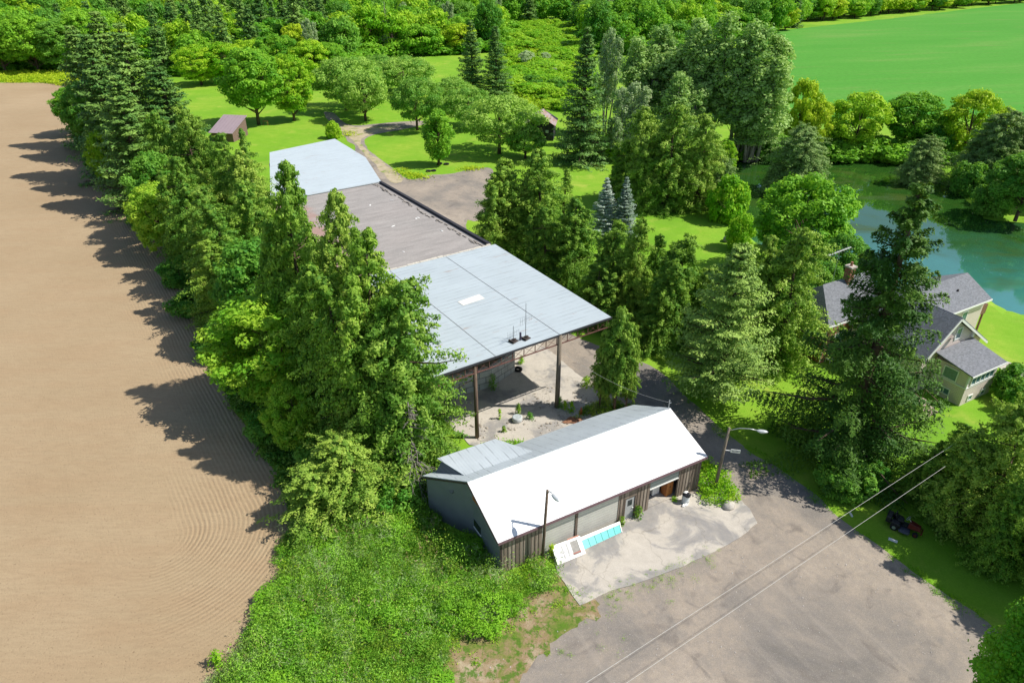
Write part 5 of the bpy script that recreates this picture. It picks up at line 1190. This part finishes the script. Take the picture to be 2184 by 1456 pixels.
WP = PX((622, 1125), (612, 1190), (590, 1265), (550, 1345), (505, 1400), (455, 1470), (380, 1620), (880, 1620), (925, 1440), (985, 1360), (1060, 1312), (1160, 1270), (1190, 1240), (1185, 1210)) + [bn(3.0, -.2), bn(-.1, -.2), bn(-2.1, 7.5)] + PX((905, 985), (870, 960), (820, 990), (780, 1040), (700, 1090))
def off_barn(X, Y):
    dx, dy = X - BO.x, Y - BO.y; u_ = dx * math.cos(TB) + dy * math.sin(TB); v_ = -dx * math.sin(TB) + dy * math.cos(TB)
    return ~((u_ > -.25 - np.clip(v_, 0, 8) * .26) & (u_ < 18) & (v_ > -.12) & (v_ < 8.2))
def nmask(seed, sc, lo, hi):
    return lambda X, Y: off_barn(X, Y) & np.array([lo < noise.noise(Vector((x * sc, y * sc, seed))) + .5 * noise.noise(Vector((x * sc * 3, y * sc * 3, seed + 2))) < hi for x, y in zip(X, Y)])
weeds('tall_weeds', WP, 22, .75, .14, 24, .085, WEED, 'rank patch of tall green weeds beside the barn', 'weeds', 3, .2, keep=off_barn)
weeds('seeding_grass', WP, 13, 1.15, .07, 28, .15, WEEDP, 'pale feathery seeding grass through the weed patch', 'grass', 5, .14, lean=.35, keep=nmask(31, .35, .02, 9))
weeds('broadleaf_weeds', WP, 11, 1.3, .4, 36, .065, WEEDB, 'darker broad-leaved weed clumps standing up in the weed patch', 'weeds', 7, .24, keep=nmask(17, .4, .0, 9))
weeds('bright_weeds', WP, 5, 1.0, .4, 36, .06, LEAF['bright'], 'bright yellow-green leafy weed clumps in the weed patch', 'weeds', 9, .22, keep=nmask(77, .5, .12, 9))
E1 = PX((630, 1120), (618, 1200), (595, 1275), (555, 1350), (510, 1405), (455, 1480), (400, 1600), (480, 1600), (520, 1450), (585, 1370), (625, 1290), (650, 1200), (655, 1120))
weeds('field_edge_weeds', E1, 14, 1.5, .3, 30, .085, WEEDD, 'taller reddish-green weeds along the curved field edge', 'weeds', 8, .25)
HE = [at(*p) for p in FIELD_EDGE[:12]]; HE = HE + [Vector((p.x + 3.4, p.y + .4, 0)) for p in HE[::-1]]
weeds('hedge_undergrowth', HE, 7, 1.1, .5, 22, .16, WEEDD, 'dark undergrowth along the foot of the hedgerow', 'undergrowth', 12, .3)
weeds('pad_weeds', [bl(-11, -1), bl(-6.5, -2.2), bl(-4.5, -5.2), bn(3, 8.2), bn(-2, 8.2), bn(-5, 7), bl(-14, -4)], 14, 1.0, .3, 20, .12, LEAF['bright'], 'bright weeds between the barn, the big cedar and the concrete pad', 'weeds', 21, .2, keep=off_barn)
weeds('lamp_weeds', [bn(17.75, 2.5), bn(17.7, -.6), bn(17.0, -1.5), bn(18.2, -2.8), bn(20.2, -2.2), bn(20.6, .5), bn(19.6, 3)], 16, 1.15, .4, 22, .11, LEAF['bright'], 'bright weeds round the foot of the lamp post with the sign', 'weeds', 22, .2)
weeds('cedar_foot_weeds', PX((1225, 895), (1240, 875), (1265, 860), (1300, 855), (1360, 862), (1370, 885), (1290, 890)), 18, .6, .4, 18, .1, WEED, 'weeds round the stems of the young cedar clump', 'weeds', 23, .15, keep=off_barn)
weeds('weed_clumps', WP, 1.1, 1.7, .4, 130, .07, WEED, 'scattered head-high weed clumps standing above the weed patch', 'weeds', 13, .3, keep=off_barn)
weeds('dark_weed_clumps', WP, 1.0, 1.5, .4, 130, .07, WEEDB, 'scattered dark leafy weed clumps standing above the weed patch', 'weeds', 14, .32, keep=off_barn)
STALK = m_leaf('dead_stalk_leaves', (.16, .10, .04), (.34, .24, .12), None, .2)
weeds('dead_stalks', WP, 3.5, 1.3, .08, 12, .13, STALK, 'brown dead stalks and seed heads through the weed patch', 'weeds', 15, .05, keep=nmask(41, .4, .0, 9))
RE = PX((1470, 850), (1560, 935), (1640, 985), (1720, 1040), (1800, 1110), (1900, 1185), (2000, 1260), (2090, 1318), (2200, 1420))
RE = [p + Vector((-.55, -.25, 0)) for p in RE] + [p + Vector((.5, .35, 0)) for p in RE[::-1]]
weeds('road_edge_grass', RE, 30, .16, .3, 8, .06, LEAF['bright'], 'ragged grass fringe along the lawn side of the gravel yard', 'grass', 16, .12, keep=lambda X, Y: np.array([noise.noise(Vector((x * .9, y * .9, 2))) > -.1 for x, y in zip(X, Y)]))
rw = random.Random(12); up = []
xs, ys = [p.x for p in WP], [p.y for p in WP]
for _ in range(3000):
    x, y = rw.uniform(min(xs), max(xs)), rw.uniform(min(ys), max(ys))
    if in_poly(x, y, WP) and off_barn(np.array([x]), np.array([y]))[0] and not (-1.3 < (x - BO.x) * math.cos(TB) + (y - BO.y) * math.sin(TB) < 4 and -2.6 < -(x - BO.x) * math.sin(TB) + (y - BO.y) * math.cos(TB) < 3) and noise.noise(Vector((x * .22, y * .22, 6))) > -.12 and not any((x - a) ** 2 + (y - b) ** 2 < 2.2 for a, b in up): up.append((x, y))
merged('bramble_clumps', up, [PROTO[k][0] for k in PROTO if k[0] in ('shrub', 'shrub_bright')], (.6, 1.7), (1.2, 2.6), 'leafy bramble and goldenrod clumps of uneven height in the weed patch', 'maple', 2, .75)['category'] = 'weeds'
# single plants along walls and on the concrete
def stones(name, ring, n, lo, hi, mat, z, label, seed):
    rn_ = random.Random(seed); xs, ys = [p.x for p in ring], [p.y for p in ring]; m = MB(); k = 0
    while k < n:
        x, y = rn_.uniform(min(xs), max(xs)), rn_.uniform(min(ys), max(ys))
        if not in_poly(x, y, ring) or noise.noise(Vector((x * .5, y * .5, seed))) < -.05: continue
        r = lo + (hi - lo) * rn_.random() ** 3; m.ell((x, y, z + r * .2), (r, r * rn_.uniform(.5, 1), r * .5), rn_.uniform(0, 3), 6, 3, .2, k); k += 1
    return tag(m.build(name, mat), label, 'rubble', None, 'stuff')
stones('concrete_rubble', [bl(-8.5, 2), bl(-9, -.5), bl(-6, -2.6), bl(-2.5, -4.4), bl(1.5, -5.2), bl(4.3, -4), bl(5, -.5), bl(4, 3), bl(1, 3)], 420, .03, .16, plain('pale_rubble', (.42, .37, .31), .95, .1, 0, .4, 2), .055, 'pale rubble and broken concrete bits scattered over the open pad', 3)
stones('loose_stones', PX((960, 1456), (1300, 1270), (1620, 1130), (1760, 1100), (2050, 1330), (2050, 1456)), 500, .015, .06, plain('loose_stone', (.46, .43, .40), .95, .1, 0, .4, 2), .02, 'loose pale stones scattered over the gravel yard', 5)
def plant(p, h, wd, label, mat=None, seed=1, n=150, size=.09, group='single weeds on the concrete'):
    rng = np.random.default_rng(seed); t = rng.uniform(.05, 1, n); a = rng.uniform(0, 6.28, n); r = wd / 2 * rng.uniform(.1, 1, n) * (1 - .55 * t)
    P = np.stack([r * np.cos(a), r * np.sin(a), t * h], 1); N = np.stack([np.cos(a), np.sin(a), np.full(n, .6)], 1) + rng.normal(0, .4, (n, 3))
    o = empty('weed_plant', p, 0, label, 'plant', group); c = link(bpy.data.objects.new('leaves', leaf_mesh('weed_leaves', P, N, size * rng.uniform(.6, 1.4, n), rng.uniform(.1, .9, n), mat or WEED, .5)), o)
    m = MB()
    for i in range(5): m.tube([(0, 0, 0), Vector(P[i * 7]) * .9], [.012, .006], 4, False)
    m.build('stem', plain('green_stem', (.10, .16, .03)), o); return o
plant(bn(11.45, -.3), 1.2, 1.0, 'leafy weed right of the grey entry door', None, 1, 220); plant(bn(10.0, -.25), .8, .7, 'low weed left of the grey entry door', None, 2, 140)
plant(bn(3.9, -.3), 1.2, .8, 'yellowish weed at the dark lamp post foot against the cream roller door', LEAF['yellow'], 3, 150); plant(bn(15.1, -.15), .3, .8, 'low grass tuft at the right jamb of the open barn bay', LEAF['bright'], 4, 90)
plant(at(1052, 830, .05), 1.7, 1.3, 'dark bush growing against the middle of the block wall', LEAF['deep'], 5, 260); plant(at(958, 862, .05), 1.5, 1.0, 'dark bush growing against the left of the block wall', LEAF['deep'], 6, 200)
plant(at(1112, 775, .05), .9, .9, 'bright weed by the end of the block wall, above the tyre', LEAF['bright'], 7, 160); plant(at(1106, 882, .05), 1.1, .8, 'green weed standing just behind the round tub', None, 8, 170)
plant(at(1066, 893, .05), 1.1, .5, 'thin upright weed on the pad left of the round tub', LEAF['bright'], 9, 100); plant(at(1130, 893, .05), .7, .9, 'dark low weed on the pad right of the round tub', LEAF['deep'], 10, 120)
plant(at(1193, 868, .05), 1.2, .9, 'weed at the foot of the grey canopy post', LEAF['deep'], 11, 200); plant(at(1218, 878, .05), 1.1, 1.0, 'bright weed between canopy post and traffic cone', LEAF['bright'], 12, 200); plant(at(1205, 872, .05), .9, .7, 'bright weed just right of the grey canopy post', LEAF['bright'], 13, 150)
plant(at(1250, 822, .05), 1.0, 1.4, 'bright weed clump at the outer edge of the concrete pad', LEAF['bright'], 14, 240); plant(at(1075, 920, .05), .6, .6, 'small weed on the pad near the barn dormer', None, 15, 90)
plant(at(462, 1415), 1.1, 1.3, 'lone leafy weed standing out in the tilled soil by the weed patch', LEAF['bright'], 16, 200, .1, None)
def flowers(name, pts, r, n, label, seed):
    rng = np.random.default_rng(seed); Ps = []
    for px, py in pts:
        c = at(px, py); Ps.append(np.stack([c.x + rng.normal(0, r, n), c.y + rng.normal(0, r * .8, n), rng.uniform(.1, .4, n)], 1))
    P = np.concatenate(Ps); o = link(bpy.data.objects.new(name, leaf_mesh(name, P, rng.normal(0, .4, P.shape) + np.array([0, 0, 1]), rng.uniform(.08, .2, len(P)), rng.uniform(0, 1, len(P)), m_leaf(name + '_petals', (.20, .26, .01), (.62, .47, .01)), .7)))
    tag(o, label, 'flowers', None, 'stuff')
flowers('yellow_flowers', [(868, 372), (880, 378), (890, 375), (855, 365), (1000, 362), (1012, 360), (742, 284), (745, 290), (900, 380)], .9, 150, 'yellow wildflowers along the edges of the gravel lot', 31)
TU = []
trn = random.Random(9)
def tufts(name, spots, mat, label, seed):
    rng = np.random.default_rng(seed); Ps, Ss, Ts = [], [], []
    for px, py, r, n in spots:
        c = at(px, py); Ps.append(np.stack([c.x + rng.normal(0, r, n), c.y + rng.normal(0, r, n), rng.uniform(.03, .16, n)], 1)); Ts.append(np.full(n, rng.uniform(.2, .8)) + rng.normal(0, .15, n))
    P = np.concatenate(Ps); o = link(bpy.data.objects.new(name, leaf_mesh(name, P, rng.normal(0, .6, P.shape) + np.array([0, 0, .7]), rng.uniform(.014, .038, len(P)), np.concatenate(Ts), mat, .4))); tag(o, label, 'grass', None, 'stuff')
sp_ = [(1334, 1082, .0, 1)]
sp_ = [(1290 + trn.gauss(0, 16) + t * 240, 1275 - t * 95 + trn.gauss(0, 12), trn.uniform(.05, .16), trn.randint(15, 50)) for t in [trn.random() for _ in range(70)]]
sp_ += [(trn.uniform(1040, 1330), trn.uniform(1250, 1400), trn.uniform(.05, .2), trn.randint(15, 50)) for _ in range(60)]
sp_ += [(1450, 1207, .25, 90), (1465, 1200, .2, 60), (1515, 1196, .22, 80), (1405, 1240, .25, 80), (1385, 1255, .2, 60), (1430, 1285, .15, 60), (1428, 1245, .2, 70), (1480, 1235, .2, 70), (1255, 1270, .3, 120), (1230, 1285, .3, 120)]
tufts('grass_tufts', sp_, LEAF['bright'], 'small grass tufts scattered over the gravel along the apron edge', 41)
VG = PX((900, 1500), (940, 1430), (1000, 1355), (1070, 1310), (1160, 1265), (1195, 1235), (1240, 1250), (1250, 1275), (1180, 1300), (1100, 1350), (1040, 1400), (970, 1480))
weeds('verge_grass', VG, 22, .16, .35, 8, .07, LEAF['bright'], 'patchy short grass on the dry verge below the weed patch', 'grass', 51, .12, keep=lambda X, Y: np.array([noise.noise(Vector((x * .8, y * .8, 4))) > .02 for x, y in zip(X, Y)]))
SR = jitter_ring(PX((1075, 225), (1082, 150), (1075, 95), (1110, 50), (1180, 55), (1240, 60), (1250, 140), (1235, 215), (1190, 235), (1110, 232)), 3, 3, 2)
up = []
xs, ys = [p.x for p in SR], [p.y for p in SR]
for _ in range(4000):
    x, y = WR.uniform(min(xs), max(xs)), WR.uniform(min(ys), max(ys))
    if in_poly(x, y, SR) and noise.noise(Vector((x * .07, y * .05, 3))) > -.25 and not any((x - a) ** 2 + (y - b) ** 2 < 7 for a, b in up): up.append((x, y))
merged('meadow_scrub', up, [PROTO[k][0] for k in PROTO if k[0] == 'shrub_bright'], (1.0, 3.4), (3.5, 6.5), 'loose bright green scrub filling the clearing behind the old shed', 'bright')['category'] = 'scrub'
weeds('meadow_grass', SR, 2.2, 1.0, .35, 9, .3, LEAF['yellow'], 'yellow-green tall meadow grass between the scrub of the clearing', 'grass', 62, .6)
for a in [('silver_bush', 1125, 140, 108, 42, 'left silvery bush in the scrub clearing'), ('silver_bush', 1160, 135, 112, 40, 'right silvery bush in the scrub clearing'), ('silver_bush', 1180, 165, 145, 30, 'small silvery bush in the scrub clearing near the spruce'), ('shrub', 1135, 190, 160, 60, 'dark bramble thicket in the scrub clearing'), ('shrub', 1185, 195, 165, 50, 'dark thicket in the scrub clearing beside the tall spruce')]: ptree(*a, 'bushes in the scrub clearing')
GS = PX((-80, 178), (0, 176), (100, 178), (165, 188), (185, 165), (100, 157), (0, 158), (-80, 160))
weeds('grassy_strip', GS, 5, 1.0, .3, 10, .3, LEAF['yellow'], 'yellowish tall grass strip at the far end of the tilled field', 'grass', 71, .4)
tree('bright', bl(-24.2, 140), 4, 5, 'low bright bush at the end of the grassy strip', None)
